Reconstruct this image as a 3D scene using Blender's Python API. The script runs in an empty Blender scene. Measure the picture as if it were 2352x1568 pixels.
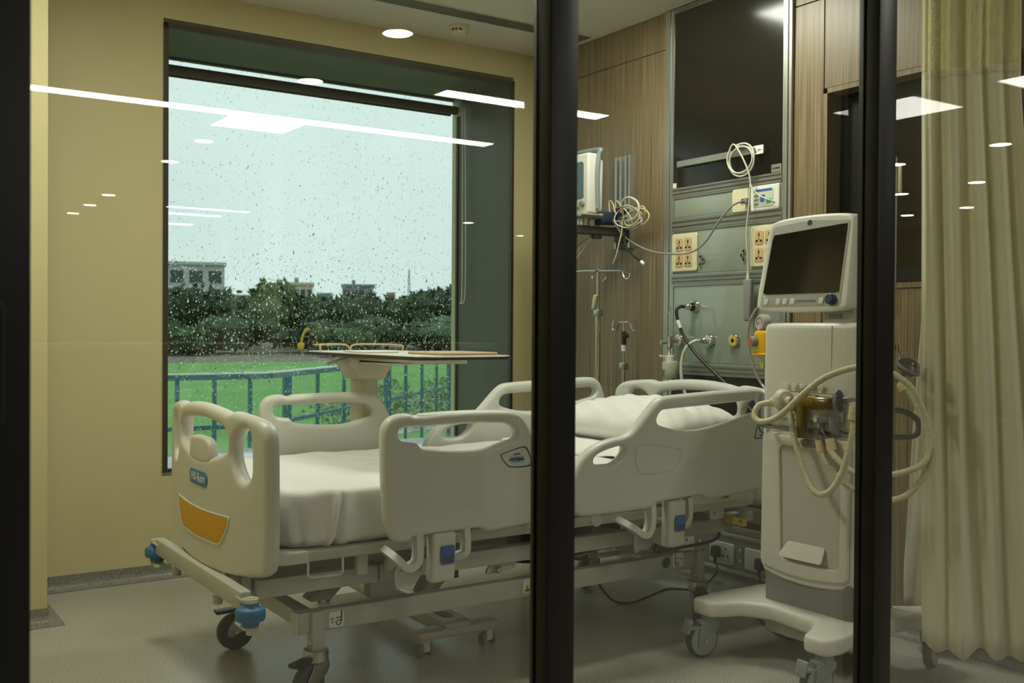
import bpy, bmesh, math, random
import numpy as np
from mathutils import Vector, Matrix
from mathutils.geometry import delaunay_2d_cdt
random.seed(7); RNG = np.random.default_rng(7)
SC = bpy.context.scene
COL = SC.collection
PI = math.pi
R = math.radians
# ------------------------------------------------------------------ camera
cam_d = bpy.data.cameras.new('camera'); cam = bpy.data.objects.new('camera', cam_d); COL.objects.link(cam)
YAW, PITCH, ROLL = R(33.99), R(0.651), R(0.389)
fw = Vector((math.sin(YAW)*math.cos(PITCH), math.cos(YAW)*math.cos(PITCH), -math.sin(PITCH)))
r0 = Vector((math.cos(YAW), -math.sin(YAW), 0)); u0 = r0.cross(fw)
rv = math.cos(ROLL)*r0 + math.sin(ROLL)*u0; uv = rv.cross(fw)
cam.matrix_world = Matrix(((rv.x, uv.x, -fw.x, 0), (rv.y, uv.y, -fw.y, 0), (rv.z, uv.z, -fw.z, 1.12), (0, 0, 0, 1)))
cam_d.sensor_width = 36; cam_d.lens = 2360.0/2352*36; cam_d.clip_start = 0.02; cam_d.clip_end = 2000
cam_d.dof.use_dof = True; cam_d.dof.focus_distance = 3.3; cam_d.dof.aperture_fstop = 6.3
SC.camera = cam
# ------------------------------------------------------------------ world: even overcast sky
SKY_STRENGTH = 1.28
w = bpy.data.worlds.new('overcast'); SC.world = w; w.use_nodes = True
nt = w.node_tree; bg = nt.nodes['Background']
tc = nt.nodes.new('ShaderNodeTexCoord'); nz = nt.nodes.new('ShaderNodeTexNoise'); cr = nt.nodes.new('ShaderNodeValToRGB')
nz.inputs['Scale'].default_value = 2.2; nz.inputs['Detail'].default_value = 3
cr.color_ramp.elements[0].position = .3; cr.color_ramp.elements[0].color = (.74, .79, .785, 1)
cr.color_ramp.elements[1].position = .7; cr.color_ramp.elements[1].color = (.90, .925, .91, 1)
nt.links.new(tc.outputs['Generated'], nz.inputs['Vector']); nt.links.new(nz.outputs['Fac'], cr.inputs['Fac'])
nt.links.new(cr.outputs['Color'], bg.inputs['Color']); bg.inputs['Strength'].default_value = SKY_STRENGTH; w.cycles.sampling_method = 'NONE'
# ------------------------------------------------------------------ light levels and view
HALL_DOWN, HALL_LINE, HALL_PANEL, HALL_FILL, ROOM_DOWN = 44.0, 26.0, 6.0, 16.0, 28.0
WARM = (.985, 1.0, .855); HALLC = (1.0, .985, .87)
vs = SC.view_settings
vs.view_transform = 'Standard'; vs.look = 'None'; vs.exposure = 0.0; vs.gamma = 1.0; vs.use_curve_mapping = False
SC.cycles.max_bounces = 7; SC.cycles.diffuse_bounces = 3; SC.cycles.use_light_tree = False; SC.cycles.transparent_max_bounces = 24; SC.cycles.caustics_reflective = False
# ------------------------------------------------------------------ materials
MATS = {}
def mat(name, col=(.5, .5, .5), rough=.5, metal=0., var=.05, scale=30., bump=0., bscale=None, stretch=None, coat=0., sheen=0., spec=.5, emit=None, es=0., alpha=None, trans=0., sss=0.):
    if name in MATS: return MATS[name]
    m = bpy.data.materials.new(name); m.use_nodes = True; t = m.node_tree; b = t.nodes['Principled BSDF']
    b.inputs['Roughness'].default_value = rough; b.inputs['Metallic'].default_value = metal
    b.inputs['Coat Weight'].default_value = coat; b.inputs['Sheen Weight'].default_value = sheen
    b.inputs['Specular IOR Level'].default_value = spec; b.inputs['Transmission Weight'].default_value = trans
    tcn = t.nodes.new('ShaderNodeTexCoord'); mp = t.nodes.new('ShaderNodeMapping'); n = t.nodes.new('ShaderNodeTexNoise')
    n.inputs['Scale'].default_value = scale; n.inputs['Detail'].default_value = 1.5
    if stretch: mp.inputs['Scale'].default_value = stretch
    t.links.new(tcn.outputs['Object'], mp.inputs['Vector']); t.links.new(mp.outputs['Vector'], n.inputs['Vector'])
    mx = t.nodes.new('ShaderNodeMix'); mx.data_type = 'RGBA'
    mx.inputs[6].default_value = (*[c*(1-var) for c in col], 1); mx.inputs[7].default_value = (*[min(1, c*(1+var)) for c in col], 1)
    t.links.new(n.outputs['Fac'], mx.inputs[0]); t.links.new(mx.outputs[2], b.inputs['Base Color'])
    if bump:
        n2 = t.nodes.new('ShaderNodeTexNoise'); n2.inputs['Scale'].default_value = bscale or scale; n2.inputs['Detail'].default_value = 1.5
        t.links.new(mp.outputs['Vector'], n2.inputs['Vector'])
        bp = t.nodes.new('ShaderNodeBump'); bp.inputs['Strength'].default_value = bump; bp.inputs['Distance'].default_value = .01
        t.links.new(n2.outputs['Fac'], bp.inputs['Height']); t.links.new(bp.outputs['Normal'], b.inputs['Normal'])
    if emit:
        b.inputs['Emission Color'].default_value = (*emit, 1); b.inputs['Emission Strength'].default_value = es
    MATS[name] = m; return m
def glass(name, tint=(.95, .97, .95), ior=1.5):
    # thin clear sheet: Fresnel mirror over a tinted see-through body; the same index seen from both faces
    if name in MATS: return MATS[name]
    m = bpy.data.materials.new(name); m.use_nodes = True; t = m.node_tree
    for n in list(t.nodes): t.nodes.remove(n)
    out = t.nodes.new('ShaderNodeOutputMaterial'); g = t.nodes.new('ShaderNodeNewGeometry'); mm = t.nodes.new('ShaderNodeMix'); mm.data_type = 'FLOAT'
    mm.inputs[2].default_value = ior; mm.inputs[3].default_value = 1/ior
    fr = t.nodes.new('ShaderNodeFresnel'); tr = t.nodes.new('ShaderNodeBsdfTransparent'); gl = t.nodes.new('ShaderNodeBsdfGlossy'); mx = t.nodes.new('ShaderNodeMixShader')
    tr.inputs['Color'].default_value = (*tint, 1); gl.inputs['Roughness'].default_value = 0.0; gl.inputs['Color'].default_value = (1, 1, 1, 1)
    t.links.new(g.outputs['Backfacing'], mm.inputs[0]); t.links.new(mm.outputs[0], fr.inputs['IOR'])
    t.links.new(fr.outputs[0], mx.inputs[0]); t.links.new(tr.outputs[0], mx.inputs[1]); t.links.new(gl.outputs[0], mx.inputs[2]); t.links.new(mx.outputs[0], out.inputs[0])
    MATS[name] = m; return m
def refract(name, col=(1, 1, 1), ior=1.33, rough=0.):
    m = bpy.data.materials.new(name); m.use_nodes = True; t = m.node_tree
    for n in list(t.nodes): t.nodes.remove(n)
    out = t.nodes.new('ShaderNodeOutputMaterial'); g = t.nodes.new('ShaderNodeBsdfGlass'); g.inputs['Color'].default_value = (*col, 1); g.inputs['IOR'].default_value = ior; g.inputs['Roughness'].default_value = rough
    t.links.new(g.outputs[0], out.inputs[0]); MATS[name] = m; return m
def emis(name, col, s):
    if name in MATS: return MATS[name]
    m = bpy.data.materials.new(name); m.use_nodes = True; t = m.node_tree
    for n in list(t.nodes): t.nodes.remove(n)
    out = t.nodes.new('ShaderNodeOutputMaterial'); e = t.nodes.new('ShaderNodeEmission'); e.inputs[0].default_value = (*col, 1); e.inputs[1].default_value = s
    t.links.new(e.outputs[0], out.inputs[0]); MATS[name] = m; return m

WALL = mat('cream wall paint', (.625, .545, .30), .65, var=.03, scale=3)
PILLAR = WALL
CEIL = mat('white ceiling paint', (.74, .71, .60), .8, var=.02, scale=2)
BLACKF = mat('black anodised frame', (.014, .0135, .0135), .38, .2, var=.15, scale=60, stretch=(1, 1, .04), spec=.4)
GLASS = glass('clear door glass', (.965, .975, .965))
WGLASS = glass('green tinted window glass', (.865, .955, .935))
BRONZE = mat('dark bronze metal', (.050, .040, .026), .45, .3, var=.08)
REVEAL = mat('grey green reveal board', (.092, .098, .064), .5, var=.05, scale=4)
SILL = mat('white polished sill', (.72, .74, .72), .16, var=.03, scale=6)
PLAST = mat('bed cream plastic', (.665, .665, .60), .38, var=.02, scale=200)
PAINT = mat('bed painted steel', (.50, .495, .425), .42, .0, var=.03, scale=20)
SHEET = mat('white cotton sheet', (.82, .81, .78), .85, var=.03, scale=12, bump=.35, bscale=22, sheen=.2)
PILLOWM = mat('white pillow cotton', (.84, .825, .77), .85, var=.03, scale=9, bump=.4, bscale=14, sheen=.2)
RUBBER = mat('black rubber', (.035, .034, .032), .6, var=.1)
GREYR = mat('grey tyre rubber', (.075, .075, .072), .55, var=.08)
HUB = mat('grey hub plastic', (.16, .17, .165), .5, var=.05)
CASTG = mat('grey castor plastic', (.26, .29, .30), .45, var=.04)
RINGG = mat('pale grey tyre ring', (.33, .34, .33), .5, var=.04)
CHROME = mat('brushed chrome', (.62, .60, .54), .22, 1., var=.04, scale=60)
STEEL = mat('satin steel', (.50, .49, .45), .33, 1., var=.05, scale=60)
BLUE = mat('blue bumper plastic', (.030, .165, .36), .45, var=.05)
BLUE2 = mat('blue release handle', (.045, .125, .42), .4, var=.04)
YELLOW = mat('amber yellow panel', (.72, .37, .002), .45, var=.03)
YSTICK = mat('yellow sticker', (.72, .56, .04), .5, var=.03)
BLUELAB = mat('blue badge', (.055, .20, .40), .4, var=.03)
TEAL = mat('teal printed line', (.01, .11, .21), .5, var=.02)
WHITEL = mat('white print', (.80, .80, .76), .5, var=.01)
BLACKL = mat('black print', (.015, .015, .015), .5, var=.01)
ALU = mat('aluminium profile', (.50, .50, .45), .36, .75, var=.05, scale=40, stretch=(1, 1, .1))
ALUD = mat('grey aluminium rail', (.30, .295, .255), .4, .5, var=.05, scale=40)
PANELG = mat('pale blue green glass panel', (.30, .335, .275), .14, var=.02, scale=3, coat=.3)
DARKG = mat('dark back painted glass', (.009, .0075, .005), .16, var=.05, spec=.6)
DARKP = mat('dark brown panel', (.030, .024, .018), .3, var=.08)
IVORY = mat('ivory switch plastic', (.75, .69, .46), .4, var=.02)
PEACH = mat('beige socket insert', (.63, .43, .22), .45, var=.03)
VENTW = mat('ventilator white plastic', (.76, .745, .665), .4, var=.015, scale=120)
VENTG = mat('ventilator grey plastic', (.24, .24, .225), .5, var=.03)
VENTL = mat('ventilator light grey plastic', (.44, .43, .385), .45, var=.02)
SCREEN = mat('dark display glass', (.012, .010, .008), .08, var=.1, spec=.5)
SCREENB = mat('blue grey display', (.09, .14, .16), .15, var=.05)
HOSE = mat('ivory corrugated hose', (.74, .70, .47), .38, var=.03, trans=.08)
CONN = mat('cream rubber connector', (.72, .61, .34), .5, var=.03)
CLEAR = glass('smoky clear plastic', (.62, .60, .64), 1.45)
CLEARW = glass('clear acrylic', (.90, .90, .86), 1.45)
AMBER = mat('amber plastic', (.33, .215, .014), .2, var=.2, scale=60, trans=.45)
GREYC = mat('grey cable', (.30, .29, .26), .5, var=.04)
WHITEC = mat('white cable', (.66, .63, .53), .45, var=.04)
BLACKC = mat('black cable', (.022, .02, .018), .45, var=.05)
NAVY = mat('navy cuff fabric', (.012, .022, .05), .8, var=.1)
TABLEW = mat('overbed table laminate', (.66, .62, .50), .3, var=.02)
TAN = mat('tan coated wire', (.60, .44, .25), .4, var=.03)
FLOOR = None

def wood():
    m = bpy.data.materials.new('wood laminate'); m.use_nodes = True; t = m.node_tree; b = t.nodes['Principled BSDF']
    tcn = t.nodes.new('ShaderNodeTexCoord'); cur = None
    geo = t.nodes.new('ShaderNodeNewGeometry')
    def layer(sc, st, det):
        mp = t.nodes.new('ShaderNodeMapping'); mp.inputs['Scale'].default_value = st; n = t.nodes.new('ShaderNodeTexNoise')
        n.inputs['Scale'].default_value = sc; n.inputs['Detail'].default_value = det
        t.links.new(geo.outputs['Position'], mp.inputs['Vector']); t.links.new(mp.outputs['Vector'], n.inputs['Vector']); return n
    a = layer(150, (1, 1, .012), 2); c = layer(14, (1, 1, .03), 3)
    ra = t.nodes.new('ShaderNodeValToRGB'); ra.color_ramp.elements[0].position = .36; ra.color_ramp.elements[1].position = .66
    ra.color_ramp.elements[0].color = (.165, .118, .062, 1); ra.color_ramp.elements[1].color = (.33, .245, .135, 1)
    rb = t.nodes.new('ShaderNodeValToRGB'); rb.color_ramp.elements[0].color = (.78, .78, .78, 1); rb.color_ramp.elements[1].color = (1.12, 1.12, 1.12, 1)
    mx = t.nodes.new('ShaderNodeMix'); mx.data_type = 'RGBA'; mx.blend_type = 'MULTIPLY'; mx.inputs[0].default_value = 1
    t.links.new(a.outputs['Fac'], ra.inputs[0]); t.links.new(c.outputs['Fac'], rb.inputs[0]); t.links.new(ra.outputs[0], mx.inputs[6]); t.links.new(rb.outputs[0], mx.inputs[7])
    t.links.new(mx.outputs[2], b.inputs['Base Color']); b.inputs['Roughness'].default_value = .38
    return m
WOOD = wood()
def vinyl(nm='speckled vinyl floor', q=1.):
    m = bpy.data.materials.new(nm); m.use_nodes = True; t = m.node_tree; b = t.nodes['Principled BSDF']
    geo = t.nodes.new('ShaderNodeNewGeometry')
    def nz(sc, det):
        n = t.nodes.new('ShaderNodeTexNoise'); n.inputs['Scale'].default_value = sc; n.inputs['Detail'].default_value = det; t.links.new(geo.outputs['Position'], n.inputs['Vector']); return n
    a = nz(170, 3); c = nz(420, 1)
    ra = t.nodes.new('ShaderNodeValToRGB'); ra.color_ramp.elements[0].position = .35; ra.color_ramp.elements[1].position = .68
    ra.color_ramp.elements[0].color = (.30*q, .285*q, .235*q, 1); ra.color_ramp.elements[1].color = (.58*q, .555*q, .475*q, 1)
    rb = t.nodes.new('ShaderNodeValToRGB'); rb.color_ramp.elements[0].position = .62; rb.color_ramp.elements[1].position = .72
    rb.color_ramp.elements[0].color = (1, 1, 1, 1); rb.color_ramp.elements[1].color = (.55, .54, .5, 1)
    mx = t.nodes.new('ShaderNodeMix'); mx.data_type = 'RGBA'; mx.blend_type = 'MULTIPLY'; mx.inputs[0].default_value = 1
    t.links.new(a.outputs['Fac'], ra.inputs[0]); t.links.new(c.outputs['Fac'], rb.inputs[0]); t.links.new(ra.outputs[0], mx.inputs[6]); t.links.new(rb.outputs[0], mx.inputs[7])
    t.links.new(mx.outputs[2], b.inputs['Base Color']); b.inputs['Roughness'].default_value = .30; b.inputs['Specular IOR Level'].default_value = .5
    bp = t.nodes.new('ShaderNodeBump'); bp.inputs['Strength'].default_value = .08; bp.inputs['Distance'].default_value = .002
    t.links.new(a.outputs['Fac'], bp.inputs['Height']); t.links.new(bp.outputs['Normal'], b.inputs['Normal'])
    return m
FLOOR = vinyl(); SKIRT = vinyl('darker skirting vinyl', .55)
def curtain_mats():
    m = bpy.data.materials.new('yellow curtain cloth'); m.use_nodes = True; t = m.node_tree; b = t.nodes['Principled BSDF']
    b.inputs['Base Color'].default_value = (.90, .87, .66, 1); b.inputs['Roughness'].default_value = .8; b.inputs['Sheen Weight'].default_value = .15
    out = t.nodes['Material Output']; tl = t.nodes.new('ShaderNodeBsdfTranslucent'); tl.inputs[0].default_value = (.86, .82, .56, 1); mx = t.nodes.new('ShaderNodeMixShader'); mx.inputs[0].default_value = .30
    geo = t.nodes.new('ShaderNodeNewGeometry'); mp = t.nodes.new('ShaderNodeMapping'); mp.inputs['Scale'].default_value = (1, 1, .15); n = t.nodes.new('ShaderNodeTexNoise'); n.inputs['Scale'].default_value = 500
    bp = t.nodes.new('ShaderNodeBump'); bp.inputs['Strength'].default_value = .1; bp.inputs['Distance'].default_value = .002
    t.links.new(geo.outputs['Position'], mp.inputs[0]); t.links.new(mp.outputs[0], n.inputs['Vector']); t.links.new(n.outputs['Fac'], bp.inputs['Height']); t.links.new(bp.outputs[0], b.inputs['Normal'])
    t.links.new(b.outputs[0], mx.inputs[1]); t.links.new(tl.outputs[0], mx.inputs[2]); t.links.new(mx.outputs[0], out.inputs[0])
    k = bpy.data.materials.new('open curtain netting'); k.use_nodes = True; t = k.node_tree; b = t.nodes['Principled BSDF']
    b.inputs['Base Color'].default_value = (.74, .68, .36, 1); b.inputs['Roughness'].default_value = .8
    out = t.nodes['Material Output']; tr = t.nodes.new('ShaderNodeBsdfTransparent'); mx = t.nodes.new('ShaderNodeMixShader')
    uvn = t.nodes.new('ShaderNodeUVMap'); br = t.nodes.new('ShaderNodeTexBrick')
    br.inputs['Scale'].default_value = 1; br.inputs['Brick Width'].default_value = .0052; br.inputs['Row Height'].default_value = .0062; br.inputs['Mortar Size'].default_value = .0015; br.inputs['Mortar Smooth'].default_value = 0
    br.inputs['Color1'].default_value = (0, 0, 0, 1); br.inputs['Color2'].default_value = (0, 0, 0, 1); br.inputs['Mortar'].default_value = (1, 1, 1, 1)
    t.links.new(uvn.outputs[0], br.inputs['Vector']); t.links.new(br.outputs['Color'], mx.inputs[0]); t.links.new(tr.outputs[0], mx.inputs[1]); t.links.new(b.outputs[0], mx.inputs[2]); t.links.new(mx.outputs[0], out.inputs[0])
    return m, k
CURT, NET = curtain_mats()

# ------------------------------------------------------------------ mesh helpers
def rpoly(pts, r, seg=5):
    out = []; n = len(pts)
    for i, p in enumerate(pts):
        rr = r[i] if isinstance(r, (list, tuple)) else r
        a = Vector(pts[i-1][:2]); b = Vector(p[:2]); c = Vector(pts[(i+1) % n][:2])
        d1 = (a-b); d2 = (c-b); l1 = d1.length; l2 = d2.length; d1.normalize(); d2.normalize()
        ang = d1.angle(d2)
        if rr <= 0 or ang > 3.1: out.append((b.x, b.y)); continue
        t = min(rr/math.tan(ang/2), l1*.49, l2*.49); rad = t*math.tan(ang/2)
        ce = b+(d1+d2).normalized()*(rad/math.sin(ang/2)); s = b+d1*t-ce; e = b+d2*t-ce
        a0 = math.atan2(s.y, s.x); a1 = math.atan2(e.y, e.x); da = (a1-a0+PI) % (2*PI)-PI
        for k in range(seg+1): out.append((ce.x+rad*math.cos(a0+da*k/seg), ce.y+rad*math.sin(a0+da*k/seg)))
    return out
def chaikin(p, it=2):
    p = np.array(p, float)
    for _ in range(it):
        q = np.roll(p, -1, 0); p = np.stack([.75*p+.25*q, .25*p+.75*q], 1).reshape(-1, 2)
    return p
def resample(p, ds):
    p = np.array(p, float); q = np.vstack([p, p[:1]]); L = np.r_[0, np.cumsum(np.hypot(*np.diff(q, axis=0).T))]
    n = max(8, int(L[-1]/ds)); s = np.linspace(0, L[-1], n, endpoint=False)
    return np.stack([np.interp(s, L, q[:, 0]), np.interp(s, L, q[:, 1])], 1)
def seg_dist(P, loops):
    best = np.full(len(P), 9e9)
    for l in loops:
        a = l; b = np.roll(l, -1, 0); ab = b-a; L2 = (ab**2).sum(1)+1e-15
        for i0 in range(0, len(P), 2000):
            p = P[i0:i0+2000, None]; t = np.clip(((p-a)*ab).sum(2)/L2, 0, 1); d = np.sqrt(((p-a-t[..., None]*ab)**2).sum(2)).min(1)
            best[i0:i0+2000] = np.minimum(best[i0:i0+2000], d)
    return best
def inside(P, l):
    x, y = P[:, 0][:, None], P[:, 1][:, None]; a = l; b = np.roll(l, -1, 0)
    c = ((a[:, 1] > y) != (b[:, 1] > y)) & (x < (b[:, 0]-a[:, 0])*(y-a[:, 1])/(b[:, 1]-a[:, 1]+1e-18)+a[:, 0])
    return c.sum(1) % 2 == 1
class MB:
    def __init__(s): s.v = []; s.f = []
    def add(s, v, f):
        o = len(s.v); s.v += [tuple(map(float, p)) for p in v]; s.f += [tuple(i+o for i in q) for q in f]; return s
    def box(s, x0, x1, y0, y1, z0, z1):
        v = [(x, y, z) for z in (z0, z1) for y in (y0, y1) for x in (x0, x1)]
        return s.add(v, [(0, 2, 3, 1), (4, 5, 7, 6), (0, 1, 5, 4), (2, 6, 7, 3), (0, 4, 6, 2), (1, 3, 7, 5)])
    def rbox(s, x0, x1, y0, y1, z0, z1, r=.01, seg=3, fn=None):
        bm = bmesh.new(); bmesh.ops.create_cube(bm, size=1)
        for v in bm.verts: v.co = ((x0+x1)/2+v.co.x*(x1-x0), (y0+y1)/2+v.co.y*(y1-y0), (z0+z1)/2+v.co.z*(z1-z0))
        r = min(r, .49*min(x1-x0, y1-y0, z1-z0))
        bmesh.ops.bevel(bm, geom=list(bm.edges), offset=r, segments=seg, profile=.5, affect='EDGES')
        bm.verts.index_update(); vv = [v.co[:] for v in bm.verts]; ff = [[q.index for q in f.verts] for f in bm.faces]; bm.free()
        if fn: vv = [fn(p) for p in vv]
        return s.add(vv, ff)
    def cyl(s, p0, p1, r0, r1=None, n=18):
        r1 = r0 if r1 is None else r1; a = Vector(p0); b = Vector(p1); d = (b-a).normalized(); e = d.orthogonal().normalized(); g = d.cross(e); v = []
        for c, r in ((a, r0), (b, r1)):
            for k in range(n): t = 2*PI*k/n; v.append(c+e*(r*math.cos(t))+g*(r*math.sin(t)))
        return s.add(v, [(k, (k+1) % n, n+(k+1) % n, n+k) for k in range(n)]+[tuple(range(n))[::-1], tuple(range(n, 2*n))])
    def lathe(s, prof, o=(0, 0, 0), axis=(0, 0, 1), n=24):
        o = Vector(o); d = Vector(axis).normalized(); e = d.orthogonal().normalized(); g = d.cross(e); v = []; m = len(prof)
        for r, h in prof:
            for k in range(n): t = 2*PI*k/n; v.append(o+d*h+e*(r*math.cos(t))+g*(r*math.sin(t)))
        f = [(i*n+k, i*n+(k+1) % n, (i+1)*n+(k+1) % n, (i+1)*n+k) for i in range(m-1) for k in range(n)]
        if prof[0][0] > 1e-6: f.append(tuple(range(n))[::-1])
        if prof[-1][0] > 1e-6: f.append(tuple(range((m-1)*n, m*n)))
        return s.add(v, f)
    def tube(s, pts, r, n=8, smooth=0, closed=False, sq=None):
        pts = [Vector(p) for p in pts]
        if smooth: pts = spline(pts, smooth, closed)
        m = len(pts); v = []; prev = None
        for i, p in enumerate(pts):
            if closed: d = (pts[(i+1) % m]-pts[i-1])
            else: d = pts[min(i+1, m-1)]-pts[max(i-1, 0)]
            d.normalize()
            if prev is None: e = d.orthogonal().normalized()
            else: e = (prev-d*prev.dot(d)).normalized()
            prev = e; g = d.cross(e); rr = r(i/(m-1)) if callable(r) else (r[i] if isinstance(r, (list, tuple, np.ndarray)) else r)
            for k in range(n): t = 2*PI*k/n; v.append(p+e*(rr*math.cos(t))+g*(rr*math.sin(t)))
        mm = m if closed else m-1
        f = [(i*n+k, i*n+(k+1) % n, ((i+1) % m)*n+(k+1) % n, ((i+1) % m)*n+k) for i in range(mm) for k in range(n)]
        if not closed: f += [tuple(range(n))[::-1], tuple(range((m-1)*n, m*n))]
        return s.add(v, f)
    def ribbon(s, pts, w, t, up=(0, 1, 0), smooth=0):      # flat bar swept along pts; width w across, thickness t in the plane
        pts = [Vector(p) for p in pts]; up = Vector(up)
        if smooth: pts = spline(pts, smooth)
        v = []; m = len(pts)
        for i, p in enumerate(pts):
            d = (pts[min(i+1, m-1)]-pts[max(i-1, 0)]).normalized(); q = d.cross(up).normalized()
            for a, b in ((-1, -1), (1, -1), (1, 1), (-1, 1)): v.append(p+up*(a*w/2)+q*(b*t/2))
        f = [(i*4+k, i*4+(k+1) % 4, i*4+4+(k+1) % 4, i*4+4+k) for i in range(m-1) for k in range(4)]+[(3, 2, 1, 0), tuple((m-1)*4+k for k in range(4))]
        return s.add(v, f)
    def prism(s, poly, fmap, t0, t1):                        # flat polygon between two depths
        n = len(poly); v = [fmap(a, b, t0) for a, b in poly]+[fmap(a, b, t1) for a, b in poly]
        return s.add(v, [tuple(range(n)), tuple(range(n, 2*n))[::-1]]+[(k, n+k, n+(k+1) % n, (k+1) % n) for k in range(n)])
    def plate(s, outer, holes, T, r, fmap, ds=.008, g=.03, rings=(.29, .65, 1.)):   # rounded sheet with holes
        loops = [resample(outer, ds)]+[resample(h, ds) for h in holes]
        A = lambda l: .5*np.sum(l[:, 0]*np.roll(l[:, 1], -1)-np.roll(l[:, 0], -1)*l[:, 1])
        loops[0] = loops[0] if A(loops[0]) > 0 else loops[0][::-1]
        loops = [loops[0]]+[l if A(l) < 0 else l[::-1] for l in loops[1:]]
        P = [np.vstack(loops)]; E = []; o = 0
        for l in loops:
            n = len(l); E += [(o+i, o+(i+1) % n) for i in range(n)]; o += n
        nb = o
        if r > 0:
            for fr in rings:
                d = r*fr
                for l in loops:
                    tn = np.roll(l, -1, 0)-np.roll(l, 1, 0); tn /= np.linalg.norm(tn, axis=1)[:, None]+1e-12
                    q = l+d*np.stack([-tn[:, 1], tn[:, 0]], 1); dd = seg_dist(q, loops); P.append(q[np.abs(dd-d) < .12*d])
        mn, mx = loops[0].min(0), loops[0].max(0)
        gx, gy = np.meshgrid(np.arange(mn[0], mx[0], g), np.arange(mn[1], mx[1], g)); G = np.stack([gx.ravel(), gy.ravel()], 1)
        if len(G):
            dd = seg_dist(G, loops); ok = inside(G, loops[0]) & (dd > max(r*1.25, g*.4))
            for h in loops[1:]: ok &= ~inside(G, h)
            P.append(G[ok])
        P = np.vstack(P)
        vo, _, fo, *_ = delaunay_2d_cdt([Vector(p) for p in P], E, [], 0, 1e-7)
        V = np.array([v[:] for v in vo]); F = np.array([f for f in fo if len(f) == 3]); ce = V[F].mean(1); ok = inside(ce, loops[0])
        for h in loops[1:]: ok &= ~inside(ce, h)
        F = F[ok]; d = seg_dist(V, loops)
        if r > 0:
            x = np.clip(d/r, 0, 1); half = T/2-r+r*np.sqrt(np.clip(1-(1-x)**2, 0, 1))
        else: half = np.full(len(V), T/2)
        n = len(V); vv = [fmap(V[i, 0], V[i, 1], half[i]) for i in range(n)]+[fmap(V[i, 0], V[i, 1], -half[i]) for i in range(n)]
        ff = [tuple(int(q) for q in f) for f in F]+[tuple(int(q)+n for q in f[::-1]) for f in F]
        cnt = {}
        for f in F:
            for a, b in ((f[0], f[1]), (f[1], f[2]), (f[2], f[0])): cnt[(int(a), int(b))] = 1
        ff += [(b, a, a+n, b+n) for (a, b) in cnt if (b, a) not in cnt]
        return s.add(vv, ff)
def spline(p, k, closed=False):
    n = len(p); out = []; rng = range(n if closed else n-1)
    for i in rng:
        if closed: a, b, c, d = p[i-1], p[i], p[(i+1) % n], p[(i+2) % n]
        else: a, b, c, d = p[max(i-1, 0)], p[i], p[i+1], p[min(i+2, n-1)]
        for j in range(k):
            t = j/k; out.append(.5*((2*b)+(c-a)*t+(2*a-5*b+4*c-d)*t*t+(3*b-a-3*c+d)*t**3))
    if not closed: out.append(p[-1])
    return out
CEN = {}
def build(name, mb, m, parent=None, label=None, cat=None, group=None, kind=None, angle=38, flat=False, uv=None):
    v = np.array(mb.v); c = (v.min(0)+v.max(0))/2
    me = bpy.data.meshes.new(name); me.from_pydata((v-c).tolist(), [], mb.f); me.validate(); me.update()
    bm = bmesh.new(); bm.from_mesh(me); bmesh.ops.recalc_face_normals(bm, faces=bm.faces); bm.to_mesh(me); bm.free()
    if not flat:
        me.shade_smooth(); me.set_sharp_from_angle(angle=R(angle))
    me.materials.append(m); o = bpy.data.objects.new(name, me); COL.objects.link(o); o.location = c; CEN[o] = Vector(c)
    if uv is not None:
        l = me.uv_layers.new(name='UVMap')
        for lp in me.loops: l.data[lp.index].uv = uv[lp.vertex_index]
    if parent: adopt(o, parent)
    return tag(o, label, cat, group, kind)
def adopt(o, parent):
    o.parent = parent; o.matrix_parent_inverse = Matrix.Translation(-CEN[parent])
def tag(o, label=None, cat=None, group=None, kind=None):
    if label: o['label'] = label
    if cat: o['category'] = cat
    if group: o['group'] = group
    if kind: o['kind'] = kind
    return o
def thing(name, label, cat, loc=(0, 0, 0), group=None, kind=None):
    o = bpy.data.objects.new(name, None); COL.objects.link(o); o.location = loc; o.empty_display_size = .05; CEN[o] = Vector(loc)
    return tag(o, label, cat, group, kind)
def struct(name, mb, m, parent=None, **k): return build(name, mb, m, parent, kind=None if parent else 'structure', flat=True, **k)
def copy_tree(src, delta, parent=None):
    c = src.copy(); COL.objects.link(c)
    if parent is None: c.location = Vector(src.location)+Vector(delta); CEN[c] = CEN[src]+Vector(delta)
    else: c.parent = parent; CEN[c] = CEN[src]
    for ch in [q for q in src.children]: copy_tree(ch, delta, c)
    return c
def text(name, body, size, org, right, up, m, parent, label=None, depth=.0004, warp=None):
    cu = bpy.data.curves.new('t', 'FONT'); cu.body = body; cu.size = size; cu.align_x = 'CENTER'; cu.align_y = 'CENTER'; cu.extrude = depth; cu.resolution_u = 3
    ob = bpy.data.objects.new('t', cu); COL.objects.link(ob); bpy.context.view_layer.update()
    me = bpy.data.meshes.new_from_object(ob.evaluated_get(bpy.context.evaluated_depsgraph_get())); bpy.data.objects.remove(ob)
    right = Vector(right).normalized(); up = Vector(up).normalized(); nn = right.cross(up); o = Vector(org)
    mb = MB(); mb.add([o+right*v.co.x+up*v.co.y+nn*v.co.z for v in me.vertices], [tuple(p.vertices) for p in me.polygons]); bpy.data.meshes.remove(me)
    if warp: mb.v = [warp(p) for p in mb.v]
    return build(name, mb, m, parent, label, flat=True)
XZ = lambda Y: (lambda a, b, t: (a, Y+t, b))      # plate standing along the bed side
YZ = lambda X: (lambda a, b, t: (X+t, a, b))      # plate standing across the bed
XY = lambda Z: (lambda a, b, t: (a, b, Z+t))      # lying plate
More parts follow.
